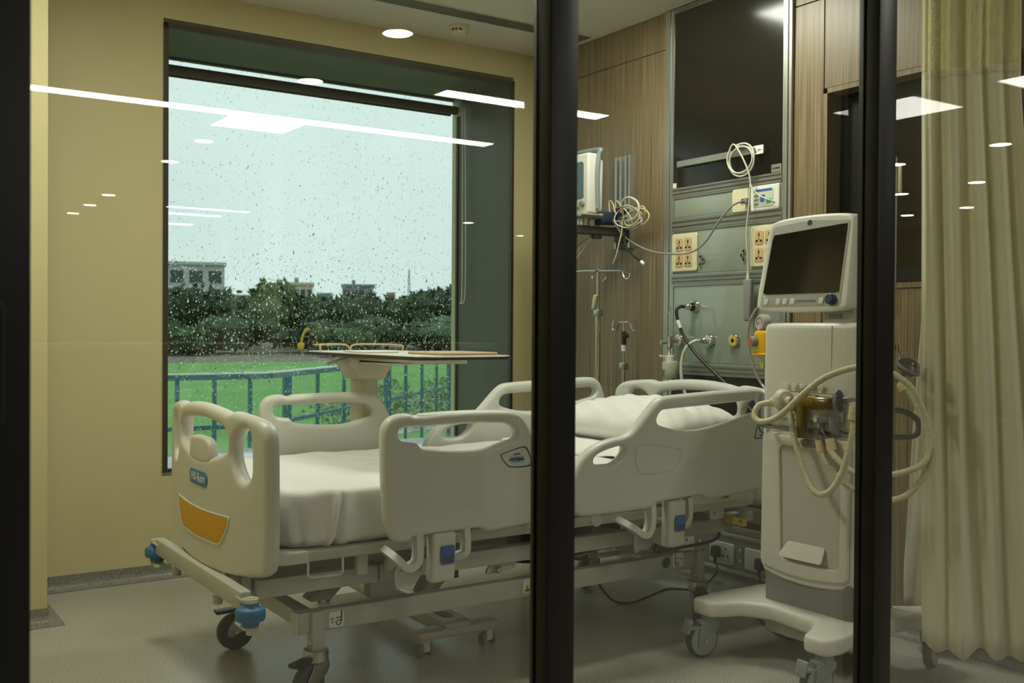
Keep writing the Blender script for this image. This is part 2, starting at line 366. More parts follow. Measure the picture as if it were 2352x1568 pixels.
def circ(a, b, r, n=20): return [(a+r*math.cos(2*PI*k/n), b+r*math.sin(2*PI*k/n)) for k in range(n)]
def rrect(a0, a1, b0, b1, r, seg=4): return rpoly([(a0, b0), (a1, b0), (a1, b1), (a0, b1)], r, seg)

# ================================================================== ROOM SHELL
CZ = 2.64
struct('floor_room', MB().box(-.2, 3.5, 1.2, 4.9, -.12, 0), FLOOR)
struct('floor_hall', MB().box(-3, 13, -14, 1.2, -.12, 0), FLOOR)
struct('ceiling_room', MB().box(-.2, 3.6, 1.25, 4.9, CZ, CZ+.15), CEIL)
struct('ceiling_hall', MB().box(-3, 13, -14, 1.25, CZ, CZ+.15), CEIL)
# window wall with its deep opening
WX0, WX1, WZ0, WZ1, WY, GY = 1.275, 3.164, .483, 2.482, 4.69, 5.29
mb = MB(); mb.box(-.2, WX0, WY, GY+.06, -.12, CZ+.15); mb.box(WX1, 3.6, WY, GY+.06, -.12, CZ+.15); mb.box(WX0, WX1, WY, GY+.06, -.12, WZ0-.03); mb.box(WX0, WX1, WY, GY+.06, WZ1+.02, CZ+.15)
struct('wall_window', mb, WALL)
struct('wall_left', MB().box(-.2, .05, 1.3, 4.69, -.02, CZ), WALL)
pil = struct('wall_pillar', MB().box(.05, .712, 4.18, 4.69, -.02, CZ), PILLAR)
# coved skirtings of floor vinyl
def cove(name, path, h=.06, r=.035):
    mb = MB(); prof = [(.0, h), (.004, h), (.004, r)]+[(r-(r-.004)*math.cos(a), r-(r-.0)*math.sin(a)) for a in np.linspace(.1, PI/2, 6)]+[(r+.02, .0015)]
    v = []; n = len(prof)
    for (x, y, nx, ny) in path:
        for d, z in prof: v.append((x+nx*d, y+ny*d, z))
    f = [(i*n+k, i*n+k+1, (i+1)*n+k+1, (i+1)*n+k) for i in range(len(path)-1) for k in range(n-1)]
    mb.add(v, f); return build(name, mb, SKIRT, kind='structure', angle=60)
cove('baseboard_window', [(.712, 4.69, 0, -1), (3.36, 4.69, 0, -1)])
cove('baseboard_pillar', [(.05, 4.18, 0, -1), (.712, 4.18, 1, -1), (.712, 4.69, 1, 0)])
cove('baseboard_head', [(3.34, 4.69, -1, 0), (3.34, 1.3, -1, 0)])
# window reveal, trim, sill, glass
w1 = thing('window_1', 'large picture window in a deep dark recess', 'window', ((WX0+WX1)/2, GY, WZ0), kind='structure')
del w1['category']
build('reveal_top', MB().box(WX0, WX1, WY+.012, GY, WZ1-.002, WZ1+.02), REVEAL, w1, flat=True)
build('reveal_side', MB().box(WX1-.003, WX1-.0002, WY+.012, GY, WZ0, WZ1-.002), REVEAL, w1, flat=True)
build('reveal_side', MB().box(WX0+.0002, WX0+.003, WY+.012, GY, WZ0, WZ1-.002), REVEAL, w1, flat=True)
build('sill', MB().rbox(WX0, WX1, WY+.008, GY, WZ0-.03, WZ0, .004), SILL, w1)
tr = .022
for nm, q in (('trim', (WX0, WX0+tr, WZ0, WZ1)), ('trim', (WX1-tr*.7, WX1, WZ0, WZ1)), ('trim', (WX0, WX1, WZ1-tr*1.1, WZ1)), ('trim', (WX0, WX1, WZ0-.014, WZ0+.0015))):
    build(nm, MB().box(q[0], q[1], WY-.006, WY+.02, q[2], q[3]), BRONZE, w1, flat=True)
build('pane', MB().box(WX0-.01, WX1+.01, GY, GY+.01, WZ0-.01, WZ1+.01), WGLASS, w1, 'green tinted rain spotted pane', flat=True)
mb = MB(); mb.box(WX0, WX1, GY-.03, GY-.002, WZ1-.012, WZ1); mb.box(WX1-.012, WX1, GY-.02, GY-.002, WZ0, WZ1); mb.box(WX0, WX0+.012, GY-.02, GY-.002, WZ0, WZ1)
build('pane_frame', mb, BRONZE, w1, flat=True)
# rain drops on the outside of the pane
DROP = refract('rain water', (1, 1, 1), 1.33)
mb = MB(); nside = 7
for i in range(11000):
    x = random.uniform(WX0+.02, WX1-.02); z = WZ0+(WZ1-WZ0)*random.random()**1.15
    if random.random() < .35: z = random.uniform(WZ0, 1.5)
    r = min(.005, .0015*math.exp(random.gauss(.1, .45))); st = random.uniform(1.0, 1.5) if random.random() < .85 else random.uniform(2, 4.5); h = r*.62
    v = [(x, GY+.0103+h, z)]; f = []
    for q, hh in ((.62, .75), (1.0, .0)):
        for k in range(nside): t = 2*PI*k/nside; v.append((x+r*q*math.cos(t), GY+.0103+h*hh, z+r*q*st*math.sin(t)))
    f += [(0, 1+k, 1+(k+1) % nside) for k in range(nside)]+[(1+k, 1+nside+k, 1+nside+(k+1) % nside, 1+(k+1) % nside) for k in range(nside)]+[tuple(range(1+nside, 1+2*nside))]
    mb.add(v, f)
build('raindrops', mb, DROP, w1, kind='stuff', angle=80)
# roller blind
bl = thing('roller_blind', 'rolled up dark roller blind with a bead chain across the window top', 'blind', (2.2, 5.2, 2.4))
build('tube', MB().lathe([(.0, 0), (.0245, 0), (.0245, 1.80), (.0, 1.80)], (1.30, 5.2, 2.402), (1, 0, 0), 20), BRONZE, bl)
build('bracket', MB().rbox(3.105, 3.118, 5.165, 5.24, 2.37, 2.47, .005), PAINT, bl)
build('bracket', MB().rbox(1.285, 1.298, 5.165, 5.24, 2.37, 2.47, .005), PAINT, bl)
build('hem_bar', MB().rbox(1.32, 3.08, 5.222, 5.236, 2.372, 2.384, .004), BRONZE, bl)
for dx in (0, .02):
    build('chain', MB().tube([(3.125+dx*.2, 5.17-dx, 2.41), (3.125+dx*.4, 5.165-dx, 1.9), (3.122+dx*.5, 5.16-dx, 1.35), (3.11+dx*.1, 5.16-dx*.5, 1.27)], .0028, 6, 6), WHITEC, bl)
# head wall: backing with an opening for the inner window, wood panels in front
HX = 3.36
struct('wall_head', MB().box(HX+.012, 3.62, 2.76, 4.9, -.12, CZ+.15).box(HX+.012, 3.62, 1.25, 2.76, -.12, 1.285).box(HX+.012, 3.62, 1.25, 2.76, 2.10, CZ+.15).box(HX+.012, 3.62, 1.25, 1.66, 1.285, 2.10), DARKP)
wh = bpy.data.objects['wall_head']
g = .002
for (y0, y1, z0, z1) in ((3.668, 4.69, 2.465, CZ), (3.668, 4.69, 0, 2.465), (2.745, 2.90, 2.465, CZ), (1.25, 2.745, 2.465, CZ), (2.745, 2.90, 0, 2.465), (1.66, 2.745, 2.098, 2.465), (1.66, 2.745, 0, 1.287), (1.25, 1.66, 0, 2.465)):
    build('wood_panel', MB().rbox(HX, HX+.012, y0+g, y1-g, z0+g, z1-g, .0015, 1), WOOD, wh)
# inner window to the next room
w2 = thing('window_2', 'dark interior window in the wood wall', 'window', (3.45, 2.2, 1.287), kind='structure'); del w2['category']
mb = MB(); mb.box(HX-.004, 3.5, 2.725, 2.745, 1.287, 2.098).box(HX-.004, 3.5, 1.66, 2.745, 2.078, 2.098).box(HX-.004, 3.5, 1.66, 2.745, 1.287, 1.307)
build('wood_lining', mb, WOOD, w2, flat=True)
mb = MB(); mb.box(3.44, 3.5, 2.64, 2.725, 1.307, 2.078).box(3.44, 3.5, 1.68, 2.64, 2.01, 2.078).box(3.44, 3.5, 1.68, 2.64, 1.307, 1.37).box(3.425, 3.45, 2.60, 2.655, 1.307, 2.04)
build('frame', mb, BLACKF, w2, flat=True)
build('pane', MB().box(3.475, 3.483, 1.68, 2.65, 1.36, 2.02), DARKG, w2, flat=True)
struct('wall_corridor_side', MB().box(3.36, 3.6, 1.22, 1.30, -.02, CZ), WALL)
# ceiling fittings
sd = thing('slot_diffuser', 'long slotted grey air grille set in the ceiling', 'air vent', (2.1, 4.25, CZ))
build('frame', MB().box(.9, 3.33, 4.19, 4.20, CZ-.004, CZ).box(.9, 3.33, 4.31, 4.32, CZ-.004, CZ).box(.9, .91, 4.2, 4.31, CZ-.004, CZ).box(3.32, 3.33, 4.2, 4.31, CZ-.004, CZ), CEIL, sd, flat=True)
build('backing', MB().box(.91, 3.32, 4.2, 4.31, CZ-.001, CZ), DARKP, sd, flat=True)
for k in range(6):
    y = 4.209+k*.0185; build('slat', MB().box(.91, 3.32, y-.0045, y+.0045, CZ-.005, CZ-.001), ALUD, sd, flat=True)
sm = thing('smoke_detector', 'round cream smoke detector under the ceiling', 'smoke detector', (2.66, 4.44, CZ))
build('base', MB().lathe([(0, 0), (.05, 0), (.05, -.012), (.046, -.016)], (2.66, 4.44, CZ), n=28), IVORY, sm)
build('dome', MB().lathe([(.045, -.015), (.044, -.03), (.036, -.042), (.02, -.046), (0, -.046)], (2.66, 4.44, CZ), n=28), IVORY, sm)
for a in (200, 225, 250): build('slot', MB().box(-.008+2.66+.042*math.cos(R(a)), .008+2.66+.042*math.cos(R(a)), 4.44+.042*math.sin(R(a))-.004, 4.44+.042*math.sin(R(a))+.004, CZ-.030, CZ-.022), BLACKL, sm, flat=True)

# ================================================================== GLASS FRONT
gf = thing('glass_partition', 'black framed glass sliding front of the room', 'glass door', (1.2, 1.22, 0))
def stile(x0, x1, lab=None, y0=1.2, y1=1.246):
    build('stile', MB().rbox(x0, x1, y0, y1, 0, 2.36, .0025, 2), BLACKF, gf, lab)
stile(.02, .188); stile(.874, .924); stile(1.623, 1.676); stile(3.28, 3.36)
for x in (.874, 1.623):   # rebate lips that hold the glass
    build('glazing_bead', MB().rbox(x-.003, x, 1.2315, 1.2345, .06, 2.34, .001, 1), BLACKF, gf)
build('head_rail', MB().rbox(.02, 3.36, 1.2, 1.246, 2.36, 2.44, .003), BLACKF, gf)
build('bottom_rail', MB().rbox(.188, .874, 1.2, 1.246, 0, .06, .003), BLACKF, gf)
build('bottom_rail', MB().rbox(.924, 1.623, 1.2, 1.246, 0, .06, .003), BLACKF, gf)
build('bottom_rail', MB().rbox(1.676, 3.28, 1.2, 1.246, 0, .06, .003), BLACKF, gf)
for x0, x1 in ((.180, .884), (.914, 1.633), (1.666, 3.29)):
    build('pane', MB().box(x0, x1, 1.235, 1.243, .05, 2.37), GLASS, gf, flat=True)
build('flush_pull', MB().plate(rrect(.128, .163, 1.012, 1.150, .012), [rrect(.134, .157, 1.018, 1.144, .009)], .004, .001, XZ(1.199), .004, .02), BLACKL, gf, 'recessed black finger pull')
build('pull_recess', MB().plate(rrect(.134, .157, 1.018, 1.144, .009), [], .001, 0, XZ(1.1995), .006, .02), BLACKL, gf)
struct('wall_above_partition', MB().box(-.2, 3.6, 1.2, 1.30, 2.44, CZ), WALL)

# ================================================================== HALL BEHIND THE CAMERA (seen mirrored in the glass)
HW = mat('hall wall paint', (.40, .36, .26), .7, var=.03, scale=2)
struct('wall_hall_back', MB().box(-3, 13, -14.1, -14, 0, CZ), HW)
struct('wall_hall_left', MB().box(-3.1, -3, -14, 1.3, 0, CZ), HW)
struct('wall_hall_right', MB().box(13, 13.1, -14, 1.3, 0, CZ), HW)
struct('wall_hall_front', MB().box(3.6, 13, 1.2, 1.3, 0, CZ).box(-3, .02, 1.2, 1.3, 0, CZ), HW)
LENS_H = emis('hall lamp lens', HALLC, HALL_DOWN); LINE_H = emis('hall line lamp', HALLC, HALL_LINE); PAN_H = emis('hall panel lamp', HALLC, HALL_PANEL); PAN_FILL = emis('unseen hall fill panel', HALLC, HALL_FILL); LENS_R = emis('room lamp lens', WARM, ROOM_DOWN)
def downlight(x, y, label, group, lens, r=.075):
    t = thing('ceiling_downlight', label, 'downlight', (x, y, CZ), group)
    build('trim_ring', MB().lathe([(r, -.001), (r, -.004), (r+.006, -.006), (r+.014, -.004), (r+.014, 0), (r, -.001)], (x, y, CZ), n=28), CEIL, t)
    build('lens', MB().add([(x+r*math.cos(2*PI*k/20), y+r*math.sin(2*PI*k/20), CZ-.003) for k in range(20)], [tuple(range(20))[::-1]]), lens, t, flat=True)
    return t
HY = lambda yv: 2.47-yv
for x, yv, lab in ((2.465, 4.718, 'largest, mirrored on the ceiling edge above the window'), (2.502, 5.938, 'mirrored over the rolled blind'), (2.594, 8.35, 'mirrored high in the window glass'), (2.659, 9.56, 'mirrored on the left window edge'), (2.76, 12.4, 'mirrored on the cream wall, right one of three'), (2.796, 13.56, 'mirrored on the cream wall, middle one of three'), (2.814, 14.68, 'mirrored on the cream wall, left one of three'), (7.657, 12.48, 'mirrored on the dark window reveal'), (9.4, 13.69, 'mirrored just left of the centre post')):
    downlight(x, HY(yv), 'round hall downlight '+lab, 'hall downlights in a row', LENS_H)
for y, lab in ((-1.05, 'above the camera'),): downlight(2.46, y, 'round hall downlight '+lab, 'hall downlights in a row', LENS_H)
for x, yv, lab in ((7.89, 4.676, 'mirrored on the curtain, topmost and rightmost'), (9.68, 5.985, 'mirrored on the curtain, second from top'), (11.53, 7.256, 'mirrored on the curtain, lowest'), (9.844, 6.98, 'mirrored on the inner window, middle of three'), (11.70, 8.197, 'mirrored on the inner window, lowest of three'), (8.08, 5.778, 'mirrored beside the right post, topmost of three')):
    downlight(x, HY(yv), 'round hall downlight '+lab, 'hall downlights further along', LENS_H)
def linelamp(x0, x1, y, label, wd=.15):
    t = thing('linear_lamp', label, 'ceiling lamp', ((x0+x1)/2, y, CZ))
    build('housing', MB().box(x0-.01, x1+.01, y-wd/2-.008, y+wd/2+.008, CZ-.004, CZ), CEIL, t, flat=True)
    build('diffuser', MB().box(x0, x1, y-wd/2, y+wd/2, CZ-.007, CZ-.004), LINE_H, t, flat=True)
linelamp(.2, 4.56, HY(7.12), 'long bright line lamp mirrored across the window glass')
linelamp(3.30, 4.62, HY(5.72), 'short bright line lamp mirrored beside the centre post')
linelamp(3.62, 4.66, HY(13.1), 'faint distant line lamp mirrored in the window', .10)
def panel(x0, x1, y0, y1, label, m=None):
    t = thing('panel_lamp', label, 'ceiling lamp', ((x0+x1)/2, (y0+y1)/2, CZ))
    build('frame', MB().box(x0-.02, x1+.02, y0-.02, y1+.02, CZ-.005, CZ), CEIL, t, flat=True)
    build('diffuser', MB().box(x0, x1, y0, y1, CZ-.008, CZ-.005), m or PAN_H, t, flat=True)
panel(5.82, 6.36, HY(4.66), HY(4.04), 'square ceiling panel lamp mirrored by the curtain edge')
panel(5.88, 6.42, HY(3.50), HY(2.95), 'square ceiling panel lamp mirrored at the far right')
panel(2.72, 3.28, -.15, .41, 'added unseen fill panel on the ceiling just outside the glass front', PAN_FILL)  # fill panel added out of view to brighten the curtain and near side rails
nc = thing('nurse_counter', 'pale reception counter mirrored faintly in the glass', 'counter', (1.5, -3.2, 0))
build('worktop', MB().rbox(-1.8, 3.55, -3.45, -2.98, 1.0, 1.035, .004), TABLEW, nc)
build('front_panel', MB().box(-1.75, 3.5, -3.06, -3.02, 0, 1.0), HW, nc, flat=True)
build('plinth', MB().box(-1.75, 3.5, -3.40, -3.06, 0, .08), DARKP, nc, flat=True)
# the room's own two square lamps (above the top edge of the photograph)
def room_panel(x0, x1, y0, y1, label):
    t = thing('panel_lamp', label, 'ceiling lamp', ((x0+x1)/2, (y0+y1)/2, CZ))
    build('frame', MB().box(x0-.02, x1+.02, y0-.02, y1+.02, CZ-.005, CZ), CEIL, t, flat=True)
    build('diffuser', MB().box(x0, x1, y0, y1, CZ-.008, CZ-.005), LENS_R, t, flat=True)
room_panel(2.43, 2.99, 2.95, 3.43, 'square ceiling panel lamp mirrored in the window under the long line lamp')
room_panel(.42, .98, 2.95, 3.43, 'square ceiling panel lamp over the bed foot')

# ================================================================== HOSPITAL BED
bed = thing('hospital_bed', 'cream hospital bed with four raised side rails in the middle of the room', 'bed', (2.05, 3.2, 0))
BC = 3.2
half = [(0, .887), (.06, .886), (.11, .883), (.18, .876), (.228, .867), (.242, .872), (.262, .877), (.333, .872), (.401, .864), (.436, .851), (.456, .828), (.463, .800), (.466, .684), (.466, .48), (.461, .45), (.450, .430), (.424, .417), (.319, .399), (.186, .388), (.09, .384), (0, .383)]
bigh = [(0, .842), (.109, .838), (.19, .827), (.222, .810), (.231, .787), (.229, .765), (.218, .752), (.146, .736), (.085, .722), (0, .717)]
smh = [(.257, .763), (.270, .797), (.299, .822), (.333, .832), (.362, .828), (.375, .808), (.378, .737), (.377, .705), (.363, .687), (.334, .677), (.308, .682), (.285, .704), (.265, .732)]
mir = lambda l: [(BC-s, z) for s, z in l]+[(BC+s, z) for s, z in l[::-1] if s > 0]
def board(name, Xe, sg, bow, T, dz, label=None, sy=1.):
    def fm(a, b, t): s = (a-BC)/.475; return (Xe-sg*(bow*(1-s*s)-T/2)+t, BC+(a-BC)*sy, b+dz)
    mb = MB(); mb.plate(chaikin(mir(half)), [chaikin(mir(bigh)), chaikin([(BC-s, z) for s, z in smh]), chaikin([(BC+s, z) for s, z in smh])], T, .019, fm, .007, .022)
    return build(name, mb, PLAST, bed, label), fm
fb, fbm = board('footboard', 1.03, 1, .05, .046, 0)
hb, hbm = board('headboard', 3.10, -1, .05, .046, .025, sy=1.06)
def onfoot(outer, holes, T, r, lift, m, name, lab=None, ds=.006, g=.025):
    f = lambda a, b, t: (lambda p: (p[0]-.0232-lift+t, p[1], p[2]))(fbm(a, b, 0))
    return build(name, MB().plate(outer, holes, T, r, f, ds, g), m, fb, lab)
ye = [(BC-.245, .561), (BC-.241, .545), (BC-.222, .515), (BC-.19, .484), (BC-.165, .475), (BC, .471), (BC+.165, .475), (BC+.19, .484), (BC+.222, .515), (BC+.241, .545), (BC+.245, .561), (BC+.1, .557), (BC, .556), (BC-.1, .557)]
onfoot(rpoly(ye, .006, 3), [], .003, .001, .0005, YELLOW, 'colour_panel', 'amber yellow curved panel')
big = [(BC+(y-BC)*1.045, .516+(z-.516)*1.14) for y, z in ye]
onfoot(rpoly(big, .008, 3), [rpoly(ye, .006, 3)], .004, .0015, .0005, PLAST, 'panel_rim')
onfoot(rrect(BC-.088, BC+.088, .630, .677, .02), [], .003, .001, .0008, BLUELAB, 'badge', 'blue oval badge with white lettering')
text('lettering', 'Hill-Rom', .038, (fbm(BC, .6535, 0)[0]-.0258, BC, .6535), (0, -1, 0), (0, 0, 1), WHITEL, fb, warp=lambda p: (p[0]+fbm(p[1], .65, 0)[0]-fbm(BC, .65, 0)[0], p[1], p[2]))
onfoot(chaikin([(BC-.10, .70), (BC-.105, .735), (BC-.09, .775), (BC-.05, .784), (BC+.05, .784), (BC+.09, .775), (BC+.105, .735), (BC+.10, .70)]), [], .03, .01, -.015, PLAST, 'grip_block')
# side rails
FR = [(1.358, .815), (1.362, .835), (1.374, .854), (1.394, .866), (1.42, .870), (1.446, .871), (1.461, .863), (1.48, .864), (1.571, .869), (1.691, .870), (1.79, .866), (1.815, .863), (1.845, .854), (1.867, .832), (1.904, .77), (1.935, .70), (1.955, .63), (1.96, .56), (1.952, .515), (1.935, .503), (1.904, .5), (1.80, .494), (1.724, .489), (1.716, .495), (1.710, .503), (1.697, .506), (1.60, .505), (1.467, .503), (1.456, .499), (1.446, .49), (1.415, .491), (1.389, .503), (1.374, .534), (1.367, .587), (1.361, .669), (1.358, .767)]
FRH = [(1.411, .812), (1.414, .823), (1.425, .828), (1.468, .830), (1.572, .833), (1.691, .832), (1.782, .828), (1.811, .817), (1.826, .799), (1.826, .784), (1.816, .774), (1.774, .766), (1.724, .752), (1.692, .747), (1.635, .747), (1.572, .751), (1.498, .759), (1.488, .765), (1.480, .777), (1.470, .782), (1.424, .787), (1.413, .800)]
HR = [(2.048, .60), (2.056, .645), (2.082, .689), (2.110, .715), (2.154, .738), (2.216, .754), (2.258, .757), (2.295, .767), (2.324, .788), (2.37, .832), (2.410, .870), (2.436, .886), (2.467, .891), (2.584, .897), (2.75, .903), (2.867, .906), (2.92, .907), (2.955, .900), (2.985, .87), (3.008, .80), (3.018, .72), (3.02, .63), (3.011, .575), (2.995, .545), (2.965, .528), (2.932, .521), (2.80, .514), (2.672, .510), (2.660, .515), (2.653, .524), (2.638, .527), (2.52, .523), (2.425, .519), (2.410, .511), (2.399, .502), (2.338, .501), (2.123, .499), (2.084, .503), (2.058, .520), (2.048, .55)]
HRH = [(2.421, .805), (2.426, .822), (2.438, .835), (2.455, .843), (2.504, .846), (2.70, .853), (2.90, .862), (2.93, .861), (2.948, .850), (2.948, .832), (2.930, .818), (2.892, .811), (2.80, .79), (2.696, .772), (2.64, .765), (2.586, .763), (2.51, .770), (2.452, .785), (2.430, .793)]
HRH2 = [(2.140, .685), (2.150, .699), (2.193, .715), (2.262, .729), (2.276, .724), (2.274, .705), (2.250, .683), (2.225, .671), (2.205, .668), (2.150, .670)]
EMB = [(2.315, .727), (2.376, .729), (2.453, .719), (2.535, .701), (2.535, .679), (2.512, .641), (2.48, .625), (2.346, .621), (2.328, .640), (2.318, .66)]
LAB = [(1.760, .728), (1.772, .734), (1.845, .752), (1.861, .750), (1.871, .738), (1.886, .700), (1.880, .688), (1.870, .685), (1.806, .685), (1.788, .693)]
TR_ = .046
for Y, sg in ((2.70, -1), (3.70, 1)):
    ro = build('foot_side_rail', MB().plate(chaikin(FR), [chaikin(FRH)], TR_, .018, XZ(Y), .007, .03), PLAST, bed)
    rh = build('head_side_rail', MB().plate(chaikin(HR), [chaikin(HRH), chaikin(HRH2)], TR_, .018, XZ(Y), .007, .03), PLAST, bed)
    out = Y+sg*(TR_/2+.0006)
    for pr, px in ((ro, 0), (rh, 1)):      # thicker hand grip on the top bar
        gp = [(1.48, .848), (1.571, .851), (1.691, .851), (1.80, .846)] if not px else [(2.49, .869), (2.70, .879), (2.88, .884)]
        build('hand_grip', MB().tube([(x, Y, z) for x, z in gp], [.019]+[.021]*(6*(len(gp)-1)-1)+[.019], 12, 6), PLAST, pr)
    build('inset_panel', MB().plate(chaikin(EMB), [chaikin([(2.43+(x-2.43)*.965, .676+(z-.676)*.95) for x, z in EMB])], .004, .0015, XZ(out), .006, .03), PLAST, rh, 'raised outline panel')
    if sg < 0:
        inn = [(1.827+(x-1.827)*.93, .719+(z-.719)*.88) for x, z in LAB]
        build('label_border', MB().plate(chaikin(LAB), [chaikin(inn)], .0016, .0004, XZ(out), .004, .02), TEAL, ro, 'teal rounded label outline')
        mb = MB(); mb.plate(circ(1.838, .709, 1, 28) and [(1.826+.030*math.cos(a), .711+.0055*math.sin(a)) for a in np.linspace(0, 2*PI, 26)[:-1]], [circ(1.822, .709, .0025, 10)], .0012, 0, XZ(out), .003, .01)
        for k in range(8): x = 1.803+k*.0066; mb.box(x, x+.0018, out-.0006, out+.0006, .716, .7205); mb.box(x+.001, x+.0026, out-.0006, out+.0006, .7005, .704)
        mb.box(1.812, 1.842, out-.0006, out+.0006, .7255, .7265)
        build('label_drawing', mb, TEAL, ro, flat=True)
        text('label_text', 'Incontin', .0065, (1.827, out-.0006, .7295), (1, 0, 0), (0, 0, 1), TEAL, ro)
        L2 = [(2.917, .777), (2.900, .722), (2.906, .716), (2.99, .720), (3.004, .735), (3.006, .751), (2.96, .782)]
        build('label_border', MB().plate(chaikin(L2), [chaikin([(2.955+(x-2.955)*.9, .748+(z-.748)*.86) for x, z in L2])], .0016, .0004, XZ(out), .004, .02), TEAL, rh, 'teal rounded label outline')
        mb = MB()
        for k in range(14):
            a = PI+.2+k*PI/15; mb.cyl((2.957+.030*math.cos(a), out-.0006, .765+.028*math.sin(a)), (2.957+.030*math.cos(a), out+.0006, .765+.028*math.sin(a)), .0022 if k % 2 else .0034, n=8)
        mb.box(2.93, 2.95, out-.0006, out+.0006, .727, .732)
        build('label_drawing', mb, TEAL, rh, flat=True)
# release latches and swing arms under the near rails, plain ones under the far rails
def latch(x0, x1, ztop, zbot, Y, sg, off):
    y0, y1 = (Y-.018, Y+.028) if sg < 0 else (Y-.028, Y+.018)
    f = lambda p: (p[0], p[1]-sg*max(0, (.42-p[2]))*.12, p[2])
    b = build('latch_housing', MB().rbox(x0, x1, y0, y1, zbot, ztop, .012, 3, f), PLAST, bed)
    if sg < 0:
        xc = (x0+x1)/2+.008; build('release_handle', MB().plate(rrect(xc-.024, xc+.024, .409, .466, .007), [], .006, .002, XZ(y0-.001), .004, .02), BLUE2, b, 'blue plastic release handle')
        build('handle_recess', MB().plate(rrect(xc-.018, xc+.018, .414, .434, .004), [], .002, .0006, XZ(y0-.0042), .004, .02), mat('dark blue recess', (.018, .045, .17), .5), b)
    return b
for Y, sg in ((2.70, -1), (3.70, 1)):
    for dx in (0, .955):
        latch(1.528+dx, 1.612+dx, .507+(.012 if dx else 0), .352, Y, sg, dx)
        z = .512 if not dx else .524; x = dx
        build('swing_arm', MB().ribbon([(1.483+x-(.03 if dx else 0), Y, z), (1.485+x-(.03 if dx else 0), Y, z-.07), (1.470+x-(.03 if dx else 0), Y, .415), (1.445+x-(.03 if dx else 0), Y-.004*sg, .412), (1.418+x-(.04 if dx else 0), Y-sg*.016, .440), (1.394+x-(.05 if dx else 0), Y-sg*.08, .470)], .036, .022, (0, 1, 0), 6), PLAST, bed)
        build('swing_arm', MB().ribbon([(1.650+x-(.02 if dx else 0), Y, z), (1.652+x-(.02 if dx else 0), Y, z-.07), (1.636+x-(.02 if dx else 0), Y-sg*.01, .425), (1.605+x-(.02 if dx else 0), Y-sg*.04, .412)], .032, .02, (0, 1, 0), 6), PLAST, bed)
        build('pivot_bracket', MB().plate(chaikin([(1.45+dx, .40), (1.54+dx, .42), (1.55+dx, .37), (1.52+dx, .33), (1.48+dx, .335), (1.46+dx, .32), (1.45+dx, .345)], 1), [circ(1.475+dx, .385, .006, 10)], .006, .001, XZ(Y-sg*.085), .008, .03), STEEL, bed)
# mattress platform, frames
def deckplate(z, T): return MB().plate(rrect(1.045, 3.04, 2.758, 3.642, .09, 8), [], T, .006, XY(z), .02, .12)
build('mattress_platform', deckplate(.466, .032), PAINT, bed)
build('platform_corner', MB().plate(rpoly([(1.036, 2.752), (1.165, 2.752), (1.150, 2.80), (1.036, 2.87)], [.09, .004, .01, .03], 6), [], .036, .006, XY(.4665), .008, .03), PLAST, bed, 'cream moulded platform corner')
for yy in (2.88, 3.52):
    build('upper_beam', MB().rbox(1.05, 1.436, yy-.022, yy+.022, .337, .391, .004), PAINT, bed)
    build('upper_beam', MB().rbox(1.44, 2.98, yy-.022, yy+.022, .337, .391, .004), PAINT, bed)
    build('lower_beam', MB().rbox(1.171, 2.79, yy-.02, yy+.02, .212, .276, .004), PAINT, bed)
    build('beam_end_cap', MB().rbox(1.165, 1.172, yy-.022, yy+.022, .210, .278, .003), PLAST, bed)
for x in (1.20, 2.745): build('cross_beam', MB().rbox(x, x+.05, 2.90, 3.50, .212, .262, .004), PAINT, bed)
for x in (1.10, 1.72, 2.4, 2.9): build('cross_beam', MB().rbox(x, x+.05, 2.90, 3.50, .345, .385, .004), PAINT, bed)
for x in (1.33, 1.43, 2.1, 2.66):
    for yy in (2.80, 3.60): build('platform_support', MB().rbox(x, x+.035, yy-.012, yy+.012, .385, .452, .003), PAINT, bed)
wire = MB().tube([(1.162, 2.762, .452), (1.162, 2.762, .412), (1.170, 2.762, .404), (1.262, 2.762, .402), (1.270, 2.762, .409), (1.270, 2.762, .452)], .004, 8)
build('bag_hook', wire, PLAST, bed)
# lifting arms and actuator
def slab(pts, Y, T, nm, m=PAINT): return build(nm, MB().plate(rpoly(pts, .006, 3), [], T, .001, XZ(Y), .01, .04), m, bed)
for Y in (2.90, 3.50):
    slab([(1.42, .345), (1.50, .345), (1.485, .40), (1.44, .43), (1.42, .43)], Y, .03, 'lift_bracket')
    slab([(1.425, .275), (1.53, .275), (1.52, .345), (1.43, .345)], Y+.02, .05, 'lift_arm')
    slab([(2.10, .275), (2.21, .275), (2.19, .345), (2.11, .345)], Y+.02, .05, 'lift_arm')
    slab([(2.02, .39), (2.12, .39), (2.09, .30), (2.05, .32)], Y-.03, .02, 'lift_bracket')
slab([(1.26, .26), (1.40, .345), (1.44, .345), (1.35, .26)], 3.05, .06, 'lift_arm')
build('actuator', MB().cyl((1.70, 2.99, .275), (1.82, 3.05, .345), .032).cyl((1.82, 3.05, .345), (2.02, 3.12, .34), .018), PAINT, bed)
build('actuator_motor', MB().rbox(1.66, 1.80, 2.965, 3.04, .262, .330, .015, 3, lambda p: (p[0]+(p[2]-.29)*.7, p[1], p[2]+(p[0]-1.73)*.35)), VENTL, bed)
build('rating_plate', MB().box(1.755, 1.785, 2.960, 2.9635, .285, .330), BLACKL, bed, flat=True)
build('hinge_bolt', MB().lathe([(0, 0), (.012, 0), (.012, .01), (.009, .014), (0, .014)], (1.883, 2.868, .318), (0, -1, 0), 16), CHROME, bed)
build('hinge_lug', MB().plate(rpoly([(1.84, .30), (1.96, .31), (1.97, .337), (1.86, .337)], .006, 3), [], .01, .002, XZ(2.885), .008, .03), PAINT, bed)
